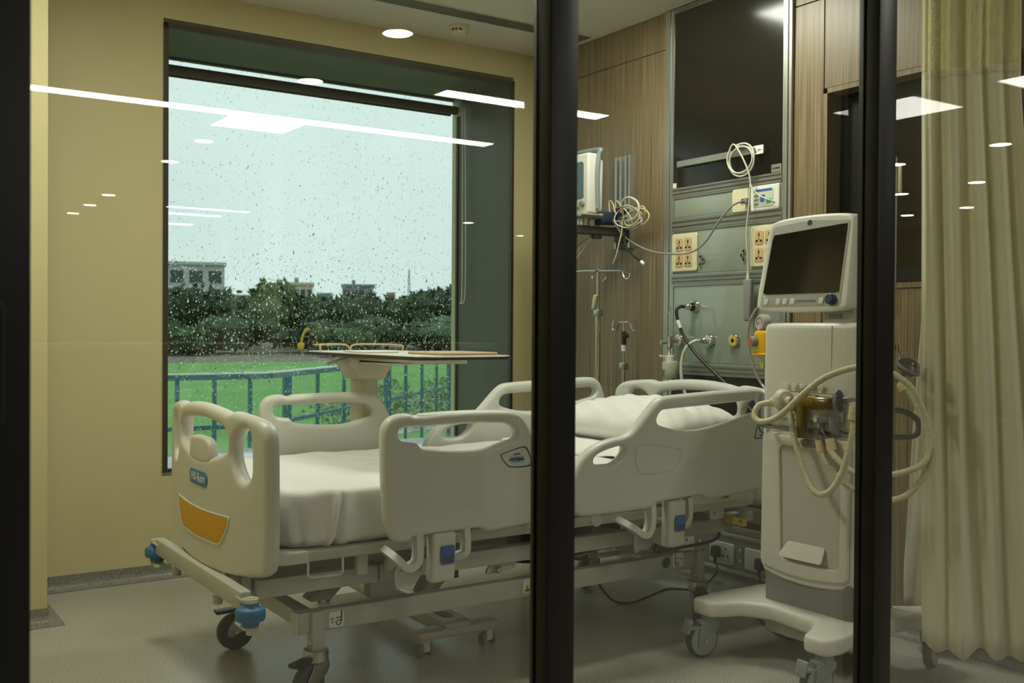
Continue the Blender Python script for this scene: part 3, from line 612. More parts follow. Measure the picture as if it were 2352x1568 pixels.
build('control_box', MB().rbox(2.2, 2.55, 3.02, 3.3, .29, .385, .012), BLACKC, bed)
for (x, z) in ((2.09, .492), (2.095, .472)): pass
build('pivot_cap', MB().lathe([(0, 0), (.021, 0), (.021, .006), (.015, .008), (0, .008)], (2.212, 2.757, .468), (0, -1, 0), 20), PLAST, bed)
# bumper beams with corner rollers
def bumper(x, y, z):
    sy_ = 1 if y < BC else -1
    for za in (.030, -.044): build('bumper_plate', MB().plate(rpoly([(x-.022, y-sy_*.024), (x+.022, y-sy_*.024), (x+.020, y+sy_*.075), (x-.020, y+sy_*.075)], [.021, .021, .002, .002], 6), [], .006, .001, XY(z+za+.003), .006, .03), PAINT, bed)
    r = build('corner_bumper', MB().lathe([(.021, -.036), (.024, -.03), (.024, -.022), (.038, -.018), (.041, -.012), (.041, .008), (.038, .014), (.026, .018), (.022, .024), (.022, .03)], (x, y, z), n=28), BLUE, bed, 'blue plastic roller bumper')
    build('bumper_cap', MB().lathe([(0, .044), (.013, .044), (.014, .042), (.022, .041), (.023, .036), (0, .036)], (x, y, z), n=22), PAINT, r)
    build('bumper_bolt', MB().lathe([(.022, -.036), (.022, -.041), (.012, -.042), (.012, -.058), (0, -.058)], (x, y, z), n=18), PLAST, r)
for x in (.981, 3.19):
    build('bumper_beam', MB().rbox(x-.016, x+.016, 2.765, 3.635, .334, .390, .005), PAINT, bed)
    for y in (2.73, 3.67): bumper(x, y, .337)
for y in (2.95, 3.45):
    build('bumper_arm', MB().rbox(.99, 1.12, y-.02, y+.02, .345, .385, .004), PAINT, bed); build('bumper_arm', MB().rbox(2.95, 3.18, y-.02, y+.02, .345, .385, .004), PAINT, bed)
    build('board_socket', MB().lathe([(0, 0), (.016, 0), (.016, .06), (0, .06)], (1.035, y-.04, .335), n=16), PAINT, bed); build('board_socket', MB().lathe([(0, 0), (.016, 0), (.016, .08), (0, .08)], (3.09, y-.04, .335), n=16), PAINT, bed)
for y in (2.99, 3.41): build('rubber_foot', MB().lathe([(0, 0), (.014, 0), (.016, .03), (0, .03)], (.975, y, .306), n=14), VENTL, bed)
# head section: knee plate, levers, CPR tags
build('head_bracket', MB().plate(rpoly([(2.795, .405), (2.87, .405), (2.87, .455), (2.795, .455)], .008, 3), [circ(2.82, .43, .006, 10)], .006, .001, XZ(2.80), .008, .03), PLAST, bed)
build('cpr_lever', MB().rbox(2.92, 3.0, 2.80, 2.85, .375, .405, .004, 2, lambda p: (p[0], p[1], p[2]-(p[0]-2.92)*.2)), YSTICK, bed, 'yellow release lever')
build('cpr_tag', MB().box(2.812, 2.860, 2.757, 2.7585, .486, .503), YSTICK, bed, 'small yellow tag with black letters', flat=True)
build('tag_plate', MB().rbox(2.66, 2.99, 2.759, 2.775, .470, .512, .003), PLAST, bed)
text('tag_text', 'CPR', .016, (2.836, 2.7562, .4945), (1, 0, 0), (0, 0, 1), BLACKL, bed)
text('lever_text', 'CPR', .012, (2.96, 2.7985, .383), (1, 0, -.2), (.2, 0, 1), BLACKL, bed)
# stickers on the lower beam
SY = 2.8592
def sticker(x0, x1, z0, z1, nm='sticker', m=WHITEL): return build(nm, MB().plate(rrect(x0, x1, z0, z1, .004), [], .0012, 0, XZ(SY), .006, .03), m, bed, 'small white sticker with black pictogram')
s1 = sticker(1.270, 1.320, .219, .266)
def picto(pts, par, wd=.0022): build('pictogram', MB().ribbon([(x, SY-.0012, z) for x, z in pts], .001, wd), BLACKL, par, flat=True)
picto([(1.311, .266), (1.311, .236)], s1, .004); picto([(1.311, .249), (1.292, .247)], s1)
build('pictogram', MB().plate(circ(1.302, .2325, .0085), [circ(1.302, .2325, .0062)], .001, 0, XZ(SY-.001), .004, .02), BLACKL, s1)
text('letter', 'N', .012, (1.2805, SY-.001, .2455), (1, 0, 0), (0, 0, 1), BLACKL, s1); build('letter_mark', MB().box(1.279, 1.284, SY-.0014, SY-.0006, .231, .239).box(1.289, 1.292, SY-.0014, SY-.0006, .2325, .239), YELLOW, s1, flat=True)
s2 = sticker(1.979, 2.07, .225, .274)
build('warning_triangle', MB().prism([(1.983, .229), (2.010, .229), (1.9965, .257)], XZ(SY-.001), -.0004, .0004), YSTICK, s2, flat=True)
build('pictogram', MB().box(1.990, 2.003, SY-.002, SY-.0014, .2325, .236).box(1.9955, 1.9975, SY-.002, SY-.0014, .238, .249).box(1.999, 2.005, SY-.002, SY-.0014, .2365, .239), BLACKL, s2, flat=True)
s3 = sticker(2.665, 2.719, .228, .281)
picto([(2.677, .280), (2.677, .237)], s3, .003); picto([(2.677, .262), (2.697, .262)], s3)
build('pictogram', MB().plate(circ(2.688, .238, .009), [circ(2.688, .238, .0066)], .001, 0, XZ(SY-.001), .004, .02), BLACKL, s3)
text('letter', 'N', .011, (2.706, SY-.001, .258), (1, 0, 0), (0, 0, 1), BLACKL, s3)
GREENS = mat('green round sticker', (.02, .17, .06), .5)
s4 = build('round_sticker', MB().plate(circ(2.632, .252, .021, 24), [], .0012, 0, XZ(SY), .006, .03), GREENS, bed, 'green round sticker')
picto([(2.622, .262), (2.622, .244), (2.640, .244), (2.642, .261), (2.628, .262)], s4, .0022); picto([(2.642, .268), (2.622, .238)], s4, .002)
# castors
def castor(par, x, y, yaw, Rw, stem_top, kind):
    c, s = math.cos(yaw), math.sin(yaw); tw = lambda a, b, z: (x+a*c-b*s, y+a*s+b*c, z)     # a = along rolling direction, b = axle
    tr_ = .035 if kind == 'bed' else .03
    def T(mb): mb.v = [tw(*p) for p in mb.v]; return mb
    mb = MB()
    if kind == 'bed':
        mb.lathe([(0, stem_top-.02), (.036, stem_top-.02), (.038, stem_top-.03), (.038, stem_top-.052), (.034, stem_top-.056), (0, stem_top-.056)], n=24)
        for sb in (-1, 1):
            pl = [(-.034, .12), (.036, .125), (.040, .105), (.025, .085), (-.018-tr_, .045), (-.03-tr_, .05), (-.030-tr_, .075)]
            mb.plate(rpoly(pl, .008, 3), [], .004, .001, lambda a, b, t, sb=sb: (a, sb*.021+t, b), .01, .03)
        mb.box(-.034, .036, -.021, .021, .110, .126); m = STEEL
    else:
        mb.lathe([(0, stem_top), (.026, stem_top), (.028, stem_top-.015), (.028, stem_top-.03), (0, stem_top-.03)], n=22)
        pl = [(-.045, .118), (.030, .128), (.034, .105), (.012, .085), (-.014-tr_, .036), (-.030-tr_, .040), (-.026-tr_, .06), (-.050, .095)]
        for sb in (-1, 1): mb.plate(rpoly(pl, .010, 3), [], .008, .003, lambda a, b, t, sb=sb: (a, sb*.018+t, b), .01, .03)
        mb.rbox(-.045, .032, -.019, .019, .105, .128, .008); m = CASTG
    ct = build('castor', T(mb), m, par)
    ax = lambda prof, n=30: T(MB().lathe(prof, (-tr_, 0, Rw), (0, 1, 0), n))
    w_ = .0145
    build('wheel', ax([(Rw*.74, -w_), (Rw*.93, -w_), (Rw*.985, -w_*.7), (Rw, -w_*.2), (Rw, w_*.2), (Rw*.985, w_*.7), (Rw*.93, w_), (Rw*.74, w_)]), GREYR if kind == 'bed' else GREYR, ct)
    if kind != 'bed': build('tyre_ring', ax([(Rw*.70, -w_*1.04), (Rw*.86, -w_*1.04), (Rw*.86, w_*1.04), (Rw*.70, w_*1.04)]), RINGG, ct)
    build('hub', ax([(0, -w_*.9), (Rw*.30, -w_*.92), (Rw*.55, -w_*.75), (Rw*.75, -w_*.95), (Rw*.75, w_*.95), (Rw*.55, w_*.75), (Rw*.30, w_*.92), (0, w_*.9)]), HUB, ct)
    build('axle_bolt', ax([(0, -.027), (.006, -.027), (.006, .027), (0, .027)], 10), CHROME, ct)
    if kind == 'bed':
        build('brake_pedal', T(MB().rbox(-.105, -.04, -.02, .02, .118, .132, .005, 2, lambda p: (p[0], p[1], p[2]+abs(p[0]+.075)*.45))), BLACKC if kind == 'bed' else CASTG, ct)
    elif kind == 'brake':
        build('brake_pedal', T(MB().rbox(-.088, -.04, -.018, .018, .100, .110, .003, 2).rbox(-.095, -.088, -.022, .022, .088, .135, .003, 2, lambda p: (p[0]+(p[2]-.11)*.3, p[1], p[2]))), CASTG, ct)
    return ct
for x, y, yaw in ((1.232, 2.866, 28), (1.238, 3.50, -4), (2.80, 2.866, 58), (2.80, 3.534, 20)):
    build('castor_post', MB().rbox(x-.02, x+.02, y-.02, y+.02, .135, .277, .003), PAINT, bed)
    build('post_bolt', MB().lathe([(0, 0), (.007, 0), (.006, .004), (0, .005)], (x-.02, y-.012, .185), (-1, 0, 0), 10), CHROME, bed)
    castor(bed, x, y, R(yaw), .0633, .182, 'bed')
# cables slung under the bed
build('power_cable', MB().tube([(1.95, 2.92, .33), (2.1, 2.90, .315), (2.4, 2.93, .325), (2.7, 2.90, .35), (2.85, 2.9, .36)], .006, 8, 6), BLACKC, bed)
build('power_cable', MB().tube([(2.96, 2.95, .345), (2.98, 2.93, .31), (2.95, 2.95, .28), (2.85, 3.0, .26), (2.75, 3.02, .25), (2.68, 2.98, .27), (2.66, 2.95, .30)], .006, 8, 6), BLACKC, bed)
build('cable_clip', MB().rbox(2.955, 2.985, 2.92, 2.95, .325, .345, .004), PAINT, bed)

# mattress with fitted sheet
def mattress():
    x0, x1, y0, y1 = 1.075, 3.035, 2.775, 3.625; hx, hy = (x1-x0)/2, (y1-y0)/2; cx_, cy_ = (x0+x1)/2, (y0+y1)/2; n = 1200
    prof = [(.035, .4835), (.012, .490), (.0, .510), (-.004, .545), (-.004, .585), (-.002, .615), (.0, .634), (.003, .643), (.010, .6495), (.024, .653), (.06, .6545)]+[(d, .655) for d in (.12, .17, .22, .27, .32, .37, .41)]
    u = np.linspace(0, 1, n, endpoint=False); v = []; ph = RNG.uniform(0, 6.28, 12)
    for j, (d, z) in enumerate(prof):
        rc = max(.11-d, .003); ax_, ay = hx-d, hy-d; ay = max(ay, .004)
        base = np.array(rpoly([(cx_-hx, cy_-hy), (cx_+hx, cy_-hy), (cx_+hx, cy_+hy), (cx_-hx, cy_+hy)], .11, 10))
        P = resample(base, 1); q = np.vstack([base, base[:1]]); L = np.r_[0, np.cumsum(np.hypot(*np.diff(q, axis=0).T))]
        s = u*L[-1]; px = np.interp(s, L, q[:, 0]); py = np.interp(s, L, q[:, 1])
        nx = (px-np.clip(px, cx_-hx+.11, cx_+hx-.11)); ny = (py-np.clip(py, cy_-hy+.11, cy_+hy-.11)); ln = np.hypot(nx, ny)+1e-9; nx, ny = nx/ln, ny/ln
        dd = np.minimum(d, .11); qx = px-nx*dd; qy = py-ny*dd
        if d > .11: qx = cx_+(px-nx*.11-cx_)*(hx-d)/(hx-.11); qy = cy_+(py-ny*.11-cy_)*(hy-d)/(hy-.11)
        f = math.sin(min(1, max(0, (.652-z)/.16))*PI*.62)*(1 if j < 9 else 0)
        fold = .0045*np.sin(s*9+ph[0]+z*14)+.003*np.sin(s*23+ph[1]-z*20)+.002*np.sin(s*57+ph[2])
        nr = (qy < 3.0); lean = (z-.49)*.18
        fold = fold+(.016*np.exp(-((qx-1.232-lean)/.010)**2)-.014*np.exp(-((qx-1.252-lean)/.007)**2)+.008*np.exp(-((qx-1.275-lean*1.4)/.012)**2)+.010*np.exp(-((qx-1.13+lean)/.014)**2)-.008*np.exp(-((qx-1.155+lean)/.010)**2))*nr
        qx = qx+nx*fold*f; qy = qy+ny*fold*f
        zz = z+(.0025*np.sin(qx*17+qy*9)+.002*np.sin(qx*7-qy*31+1)+.0015*np.sin(qx*41+qy*23) if z > .64 else 0)+(-.004+.004*np.sin(s*70+ph[4])*np.sin(s*13) if j == 0 else 0)
        v += list(zip(qx, qy, np.broadcast_to(zz, qx.shape)))
    m = len(prof); f = [(j*n+k, j*n+(k+1) % n, (j+1)*n+(k+1) % n, (j+1)*n+k) for j in range(m-1) for k in range(n)]
    mb = MB(); mb.add(v, f+[tuple(range(n))[::-1], tuple(range((m-1)*n, m*n))]); return mb
build('mattress', mattress(), SHEET, label='thick mattress under a tucked white fitted sheet', cat='mattress', angle=75)
def pillow(cx_, cy_, z0, lx, ly, h, rot, tilt):
    n = 44; v = []; f = []
    for sgn in (1, -1):
        for i in range(n+1):
            for j in range(n+1):
                a, b = -1+2*i/n, -1+2*j/n; e = (1-abs(a)**3.2)*(1-abs(b)**3.2); t = max(e, 0)**.55
                sx = 1-.07*(1-b*b)*abs(a)**3*0-.05*abs(b)**2*(a*a); 
                x = a*lx/2*(1-.06*(b*b)**.5*0-.035*(1-abs(b))*abs(a)**2); y = b*ly/2*(1-.045*(1-abs(a))*abs(b)**2)
                wr = .006*math.sin(9*a+5*b+sgn)*math.sin(7*b-3*a)+.004*math.sin(19*a-14*b)+.012*math.exp(-((abs(b)-.82)/.12)**2)*math.sin(26*a+3*b)*.35
                z = sgn*(h/2*t*(1 if sgn > 0 else .75))+wr*t
                v.append((x, y, z))
    N = (n+1)**2
    for s in (0, 1):
        for i in range(n):
            for j in range(n):
                q = (s*N+i*(n+1)+j, s*N+(i+1)*(n+1)+j, s*N+(i+1)*(n+1)+j+1, s*N+i*(n+1)+j+1); f.append(q if s == 0 else q[::-1])
    c, s = math.cos(rot), math.sin(rot); ct, st = math.cos(tilt), math.sin(tilt); out = []
    for x, y, z in v:
        x, z = x*ct+z*st*-1, z*ct+x*st; out.append((cx_+x*c-y*s, cy_+x*s+y*c, z0+z))
    bm = bmesh.new(); vs_ = [bm.verts.new(p) for p in out]
    for q in f: bm.faces.new([vs_[k] for k in q])
    bmesh.ops.remove_doubles(bm, verts=bm.verts, dist=1e-5); bm.verts.index_update(); mb = MB(); mb.add([w_.co[:] for w_ in bm.verts], [[w_.index for w_ in q.verts] for q in bm.faces]); bm.free(); return mb
build('pillow', pillow(2.775, 3.18, .745, .47, .70, .20, R(3), R(4)), PILLOWM, label='plump white pillow at the head of the bed', cat='pillow', angle=80)
def fold_sheet():
    v = []; f = []; nx, ny = 24, 30
    for t in (0, 1):
        for i in range(nx+1):
            for j in range(ny+1):
                a = i/nx; b = j/ny; x = 2.36+.19*a+.02*math.sin(b*9+1)*(1-a); y = 2.80+.76*b
                z = .6555+.028*a+.006*math.sin(b*13+a*4)+.004*math.sin(a*9+b*21)+t*.007*(1 if 0 < i else .4); v.append((x, y, z))
    N = (nx+1)*(ny+1)
    for i in range(nx):
        for j in range(ny):
            q = (i*(ny+1)+j, (i+1)*(ny+1)+j, (i+1)*(ny+1)+j+1, i*(ny+1)+j+1); f += [q[::-1], tuple(k+N for k in q)]
    bd = [i*(ny+1) for i in range(nx+1)]+[nx*(ny+1)+j for j in range(1, ny+1)]+[i*(ny+1)+ny for i in range(nx-1, -1, -1)]+[j for j in range(ny-1, 0, -1)]
    f += [(bd[k], bd[(k+1) % len(bd)], bd[(k+1) % len(bd)]+N, bd[k]+N) for k in range(len(bd))]
    mb = MB(); mb.add(v, f); return mb
build('folded_sheet', fold_sheet(), PILLOWM, label='folded white sheet tucked under the pillow', cat='sheet', angle=75)

# ================================================================== OVERBED TABLE
ot = thing('overbed_table', 'cream overbed table on a wheeled base standing across the bed', 'table', (1.86, 3.6, 0))
TZ = 1.022
build('table_top', MB().plate(rpoly([(1.66, 3.03), (2.062, 3.03), (2.062, 4.0), (1.66, 4.0)], .06, 8), [], .014, .004, XY(TZ), .015, .1), TABLEW, ot)
build('edge_band', MB().plate(rpoly([(1.655, 3.025), (2.067, 3.025), (2.067, 4.005), (1.655, 4.005)], .063, 8), [rpoly([(1.661, 3.031), (2.061, 3.031), (2.061, 3.999), (1.661, 3.999)], .059, 8)], .012, .003, XY(TZ-.002), .012, .1), BLACKC, ot, 'black rubber table edge')
build('wire_rail', MB().tube([(1.68, 3.88, TZ+.005), (1.68, 3.88, TZ+.026), (1.69, 3.90, TZ+.030), (1.70, 3.96, TZ+.031), (1.83, 3.97, TZ+.031), (1.855, 3.97, TZ+.008), (1.875, 3.97, TZ+.031), (2.03, 3.97, TZ+.031), (2.04, 3.90, TZ+.030), (2.045, 3.86, TZ+.026), (2.045, 3.86, TZ+.005)], .0042, 8, 4), TAN, ot, 'tan coated wire rail')
build('paper_tray', MB().rbox(1.69, 1.84, 3.50, 3.68, TZ+.0075, TZ+.014, .003), WHITEL, ot, 'flat white tray')
build('wood_tray', MB().rbox(1.80, 2.03, 3.10, 3.36, TZ+.0075, TZ+.017, .004), TAN, ot, 'shallow tan tray')
build('bracket', MB().plate(chaikin([(1.76, .995), (1.765, .975), (1.795, .935), (1.80, .91), (1.925, .91), (1.93, .935), (1.955, .975), (1.96, .995), (1.95, 1.014), (1.77, 1.014)], 2), [], .17, .02, XZ(3.85), .01, .03), TABLEW, ot)
build('arm', MB().rbox(1.80, 1.98, 3.22, 3.82, .968, 1.012, .018, 3, lambda p: (p[0], p[1], p[2]+(.03 if p[1] < 3.5 and p[2] < .99 else 0))), TABLEW, ot)
build('height_lever', MB().rbox(1.68, 1.77, 3.80, 3.83, .995, 1.006, .005, 3, lambda p: (p[0], p[1], p[2]-(1.77-p[0])*.25)), TABLEW, ot)
build('column', MB().plate(rrect(1.815, 1.908, 3.80, 3.90, .02), [], .86, .002, XY(.49), .01, .05), TABLEW, ot)
cl = build('column_label', MB().box(1.818, 1.840, 3.7985, 3.7995, .845, .860), BLACKL, ot, flat=True)
build('base_bar', MB().plate(rpoly([(1.79, 3.05), (1.90, 3.05), (1.92, 3.95), (1.80, 3.95)], .02, 4), [rpoly([(1.83, 3.12), (1.87, 3.12), (1.87, 3.70), (1.83, 3.70)], .01, 3)], .045, .008, XY(.082), .015, .06), TABLEW, ot)
for y0, sg in ((3.08, 1), (3.93, -1)):
    build('cross_foot', MB().rbox(1.685, 2.012, y0-.035, y0+.035, .055, .088, .012, 3, lambda p: (p[0], p[1], p[2]-(.02 if .06 > p[2] and abs(p[0]-1.85) < .08 else 0)+.008*math.cos((p[0]-1.85)*9))), TABLEW, ot)
    for x in (1.72, 1.975):
        ct = build('castor', MB().rbox(x-.014, x+.014, y0-.024, y0+.012, .016, .060, .006), TABLEW, ot)
        for sx in (-1, 1): build('wheel', MB().lathe([(0, -.006), (.018, -.006), (.0215, -.003), (.0215, .003), (.018, .006), (0, .006)], (x+sx*.021, y0-.004, .0215), (1, 0, 0), 18), VENTG, ct)

# ================================================================== VENTILATOR
vt = thing('ventilator', 'tall white intensive care ventilator on a wheeled cart with ivory hoses', 'ventilator', (2.80, 2.30, 0))
base = [(2.505, 2.505), (2.505, 2.595), (2.60, 2.60), (2.78, 2.57), (2.92, 2.57), (3.04, 2.60), (3.11, 2.59), (3.11, 2.51), (2.95, 2.40), (2.94, 2.18), (3.11, 2.09), (3.11, 2.01), (3.04, 2.0), (2.92, 2.03), (2.72, 2.02), (2.56, 1.995), (2.485, 2.005), (2.485, 2.09), (2.555, 2.12), (2.62, 2.16), (2.645, 2.36), (2.60, 2.45)]
build('cart_base', MB().plate(rpoly(base, .025, 4), [], .052, .012, lambda a, b, t: (a, b, .172+t+.012*max(0, 1-abs(a-2.8)/.25)), .012, .05), VENTW, vt)
build('battery_box', MB().rbox(2.68, 2.98, 2.14, 2.42, .10, .152, .008), VENTL, vt)
build('lower_column', MB().rbox(2.695, 2.88, 2.075, 2.435, .19, .325, .012), VENTG, vt)
def bow(p): return (p[0]-(.018*(1-((p[1]-2.265)/.2)**2) if p[0] < 2.8 else 0)+max(0, p[2]-.3)*.012, p[1], p[2]-(.018*(1-((p[1]-2.265)/.2)**2) if p[2] < .35 else 0))
def bbox(x0, x1, y0, y1, z0, z1, r, ny=8):   # rounded body sliced across so that it can bow
    mb = MB(); out = rrect(y0, y1, z0, z1, r, 4)
    mb.plate(out, [], x1-x0, r, lambda a, b, t: bow(((x0+x1)/2+t, a, b)), .02, .05); return mb
build('body', bbox(2.70, 2.885, 2.068, 2.462, .300, .795, .018), VENTW, vt)
build('upper_body', bbox(2.70, 2.885, 2.068, 2.462, .797, 1.150, .02), VENTW, vt)
fx = lambda X: (lambda a, b, t: (lambda p: (p[0]+t, p[1], p[2]))(bow((X, a, b))))
# recessed front field: a raised rim around it, grip scoop and light foot pad
build('front_rim', MB().plate(rrect(2.085, 2.445, .33, .775, .015), [rpoly([(2.115, .36), (2.345, .36), (2.362, .74), (2.115, .735)], .02, 5)], .014, .006, fx(2.694), .012, .04), VENTW, vt)
build('front_field', MB().plate(rpoly([(2.11, .355), (2.35, .355), (2.367, .745), (2.11, .74)], .02, 5), [], .002, 0, fx(2.699), .012, .04), mat('ventilator field plastic', (.60, .585, .525), .42, var=.015), vt)
build('foot_pad', MB().plate(rpoly([(2.168, .372), (2.345, .372), (2.320, .424), (2.168, .424)], .006, 3), [], .005, .0015, lambda a, b, t: bow((2.696+t-(.424-b)*.42, a, b)), .01, .03), VENTW, vt, 'bright sloping pad')
build('seam', MB().box(2.681, 2.690, 2.075, 2.455, .793, .799), VENTG, vt, flat=True)
build('grip_slot', MB().plate(rpoly([(2.175, .768), (2.27, .768), (2.255, .742), (2.185, .745)], .004, 3), [], .004, .001, fx(2.686), .01, .03), VENTG, vt)
build('module_face', MB().plate(rrect(2.105, 2.368, .829, .922, .006), [rrect(2.107, 2.366, .831, .920, .005)], .003, 0, fx(2.690), .01, .03), VENTG, vt)
build('module_plate', MB().plate(rrect(2.108, 2.365, .832, .919, .005), [], .004, .001, fx(2.690), .012, .04), VENTW, vt)
for k in range(5): build('blank_key', MB().plate(rrect(2.325-k*.036, 2.347-k*.036, .932, .950, .002, 2), [], .003, .001, fx(2.689), .006, .03), VENTW, vt)
build('side_seam', MB().box(2.695, 2.6975, 2.1605, 2.1625, .93, 1.14), VENTL, vt, flat=True)
text('module_text', 'EXP', .014, (bow((2.686, 2.178, .906))[0]-.001, 2.178, .906), (0, -1, 0), (0, 0, 1), BLACKL, vt)
# gas connections
ex = build('exhalation_block', MB().lathe([(.018, -.075), (.021, -.07), (.021, -.02), (.024, -.018), (.024, .01), (.019, .014), (.017, .06), (.012, .065)], (2.655, 2.20, .893), (0, 1, 0), 18).cyl((2.655, 2.245, .915), (2.655, 2.245, .80), .017).lathe([(0, 0), (.012, 0), (.015, .018), (.006, .03), (0, .03)], (2.655, 2.24, .905)), AMBER, vt, 'amber exhalation valve block')
build('water_trap', MB().lathe([(.016, 0), (.016, .03), (.018, .034), (.018, .04)], (2.655, 2.245, .775), n=16), AMBER, ex)
build('nebuliser_port', MB().lathe([(0, 0), (.006, 0), (.006, .02), (.013, .021), (.013, .034), (.009, .04), (0, .04)], (2.662, 2.286, .857), (1, 0, 0), 14), CHROME, vt)
build('gas_port', MB().cyl((2.665, 2.20, .836), (2.69, 2.20, .836), .008), WHITEL, vt)
build('grey_block', MB().rbox(2.66, 2.69, 2.115, 2.185, .828, .852, .004), VENTG, vt)
build('bacteria_filter', MB().lathe([(.012, -.045), (.013, -.022), (.030, -.016), (.036, -.006), (.036, .006), (.030, .016), (.013, .022), (.012, .04)], (2.655, 2.325, .893), (.2, 1, 0), 22), WHITEC, vt, 'round white filter')
fl = build('hose_filter', MB().lathe([(.010, -.03), (.012, -.012), (.028, -.010), (.034, -.004), (.034, .004), (.028, .010), (.012, .014), (.010, .05)], (2.628, 2.078, .905), (.25, -1, .1), 24), CLEAR, vt, 'smoky clear disc filter')
build('filter_rim', MB().lathe([(.033, -.004), (.036, -.003), (.036, .003), (.033, .004)], (2.628, 2.078, .905), (.25, -1, .1), 24), VENTG, fl)
yp = build('y_piece', MB().tube([(2.675, 2.178, .838), (2.668, 2.172, .815), (2.664, 2.168, .795)], .010, 12, 4).tube([(2.664, 2.168, .80), (2.661, 2.174, .784), (2.660, 2.176, .768)], .012, 12, 4).tube([(2.664, 2.166, .80), (2.661, 2.148, .786), (2.660, 2.140, .772)], .012, 12, 4), CLEAR, vt, 'smoky clear forked connector')
H1 = [(2.66, 2.345, .887), (2.64, 2.374, .881), (2.62, 2.4, .87), (2.6, 2.4, .837), (2.59, 2.357, .821), (2.58, 2.274, .847), (2.58, 2.168, .93), (2.6, 2.101, .981), (2.64, 2.018, 1.013), (2.7, 1.969, 1.007), (2.745, 1.905, .953), (2.775, 1.875, .862), (2.78, 1.865, .784), (2.76, 1.866, .732), (2.73, 1.896, .704), (2.7, 1.942, .687), (2.665, 1.998, .677), (2.65, 2.055, .694), (2.65, 2.113, .732), (2.66, 2.133, .75)]
H2 = [(2.66, 2.304, .884), (2.64, 2.282, .851), (2.62, 2.244, .77), (2.61, 2.19, .664), (2.6, 2.15, .621), (2.6, 2.116, .611), (2.6, 2.076, .635), (2.6, 2.038, .696), (2.61, 2.017, .791), (2.62, 2.014, .864)]
H3 = [(2.66, 2.168, .74), (2.65, 2.146, .715), (2.655, 2.117, .677), (2.665, 2.078, .646), (2.68, 2.041, .623), (2.70, 1.988, .602), (2.72, 1.943, .609), (2.745, 1.906, .633), (2.77, 1.870, .692), (2.79, 1.858, .757), (2.79, 1.880, .834), (2.78, 1.920, .911), (2.775, 1.950, .945)]
def hose(pts, name='corrugated_hose', r=.0105, plain=0.):
    P = spline([Vector(p) for p in pts], 14); L = [0]
    for a, b in zip(P, P[1:]): L.append(L[-1]+(b-a).length)
    n = int(L[-1]/.0014); s = np.linspace(0, L[-1], n); Q = [[np.interp(t, L, [p[k] for p in P]) for t in s] for k in range(3)]
    rad = [r*(1+.0 if t < plain else (1.0 if (i//2) % 2 else .85)) for i, t in enumerate(s)]
    return build(name, MB().tube(list(zip(*Q)), rad, 10), HOSE, vt, angle=75)
hose(H1, plain=.09); hose(H2); hose(H3)
def sleeve(p, q, r=.0145, m=CONN, nm='hose_connector'):
    d = (Vector(q)-Vector(p)); l = d.length
    return build(nm, MB().lathe([(r*.8, 0), (r, .001), (r, l*.45), (r*1.06, l*.47), (r*1.06, l*.97), (r*.85, l)], p, d, 18), m, vt)
sleeve((2.652, 2.318, .889), (2.645, 2.366, .884)); sleeve((2.66, 2.178, .773), (2.66, 2.166, .735)); sleeve((2.66, 2.138, .782), (2.66, 2.128, .745)); sleeve((2.612, 2.016, .850), (2.622, 2.012, .895)); sleeve((2.66, 2.262, .889), (2.66, 2.300, .887)); sleeve((2.772, 1.944, .935), (2.782, 1.963, .962), .016)
# patient mask on the far side
mk = build('face_mask', MB().lathe([(.009, -.05), (.009, -.02), (.030, -.012), (.038, 0), (.040, .004), (.036, .008), (.030, .022), (.020, .032), (.008, .036), (0, .037)], (2.79, 1.950, 1.008), (.15, -.55, .85), 24), CLEAR, vt, 'smoky clear breathing mask')
build('mask_rim', MB().lathe([(.037, -.002), (.0415, .0), (.0415, .005), (.037, .007)], (2.79, 1.950, 1.008), (.15, -.55, .85), 24), VENTG, mk)
# grey hooks
for pts in ([(2.665, 2.436, .908), (2.662, 2.438, .850), (2.668, 2.440, .815), (2.69, 2.440, .803), (2.735, 2.440, .802)], [(2.665, 2.132, .890), (2.660, 2.130, .838), (2.668, 2.130, .808), (2.69, 2.128, .796), (2.735, 2.128, .795)], [(2.86, 2.08, .86), (2.87, 2.03, .87), (2.91, 1.995, .84), (2.92, 2.01, .79), (2.86, 2.08, .78)]):
    build('hose_hook', MB().tube(pts, .0095, 12, 6), CASTG, vt)
# neck and display
build('neck', MB().rbox(2.76, 2.86, 2.125, 2.25, 1.145, 1.205, .008), VENTL, vt)
build('neck_window', MB().box(2.7585, 2.761, 2.172, 2.224, 1.163, 1.180), VENTG, vt, flat=True)
tl = lambda a, b, t: (2.716+(b-1.185)*.19+t, a, b)
DO = chaikin([(2.128, 1.192), (2.20, 1.186), (2.316, 1.184), (2.44, 1.186), (2.500, 1.195), (2.512, 1.215), (2.506, 1.35), (2.500, 1.485), (2.49, 1.502), (2.44, 1.512), (2.316, 1.517), (2.19, 1.512), (2.145, 1.503), (2.132, 1.487), (2.126, 1.35), (2.118, 1.21)], 2)
ds = build('display', MB().plate(DO, [], .065, .012, lambda a, b, t: tl(a, b, t+.032), .01, .03), VENTW, vt)
build('display_back', MB().rbox(2.78, 2.83, 2.16, 2.47, 1.20, 1.47, .03, 4, lambda p: (p[0]+(p[2]-1.33)*.19, p[1], p[2])), VENTW, vt)
build('bezel', MB().plate(rpoly([(2.150, 1.204), (2.488, 1.204), (2.478, 1.485), (2.316, 1.497), (2.152, 1.485)], [.008, .008, .006, .05, .006], 4), [], .002, .0006, lambda a, b, t: tl(a, b, t-.0008), .012, .04), VENTL, ds)
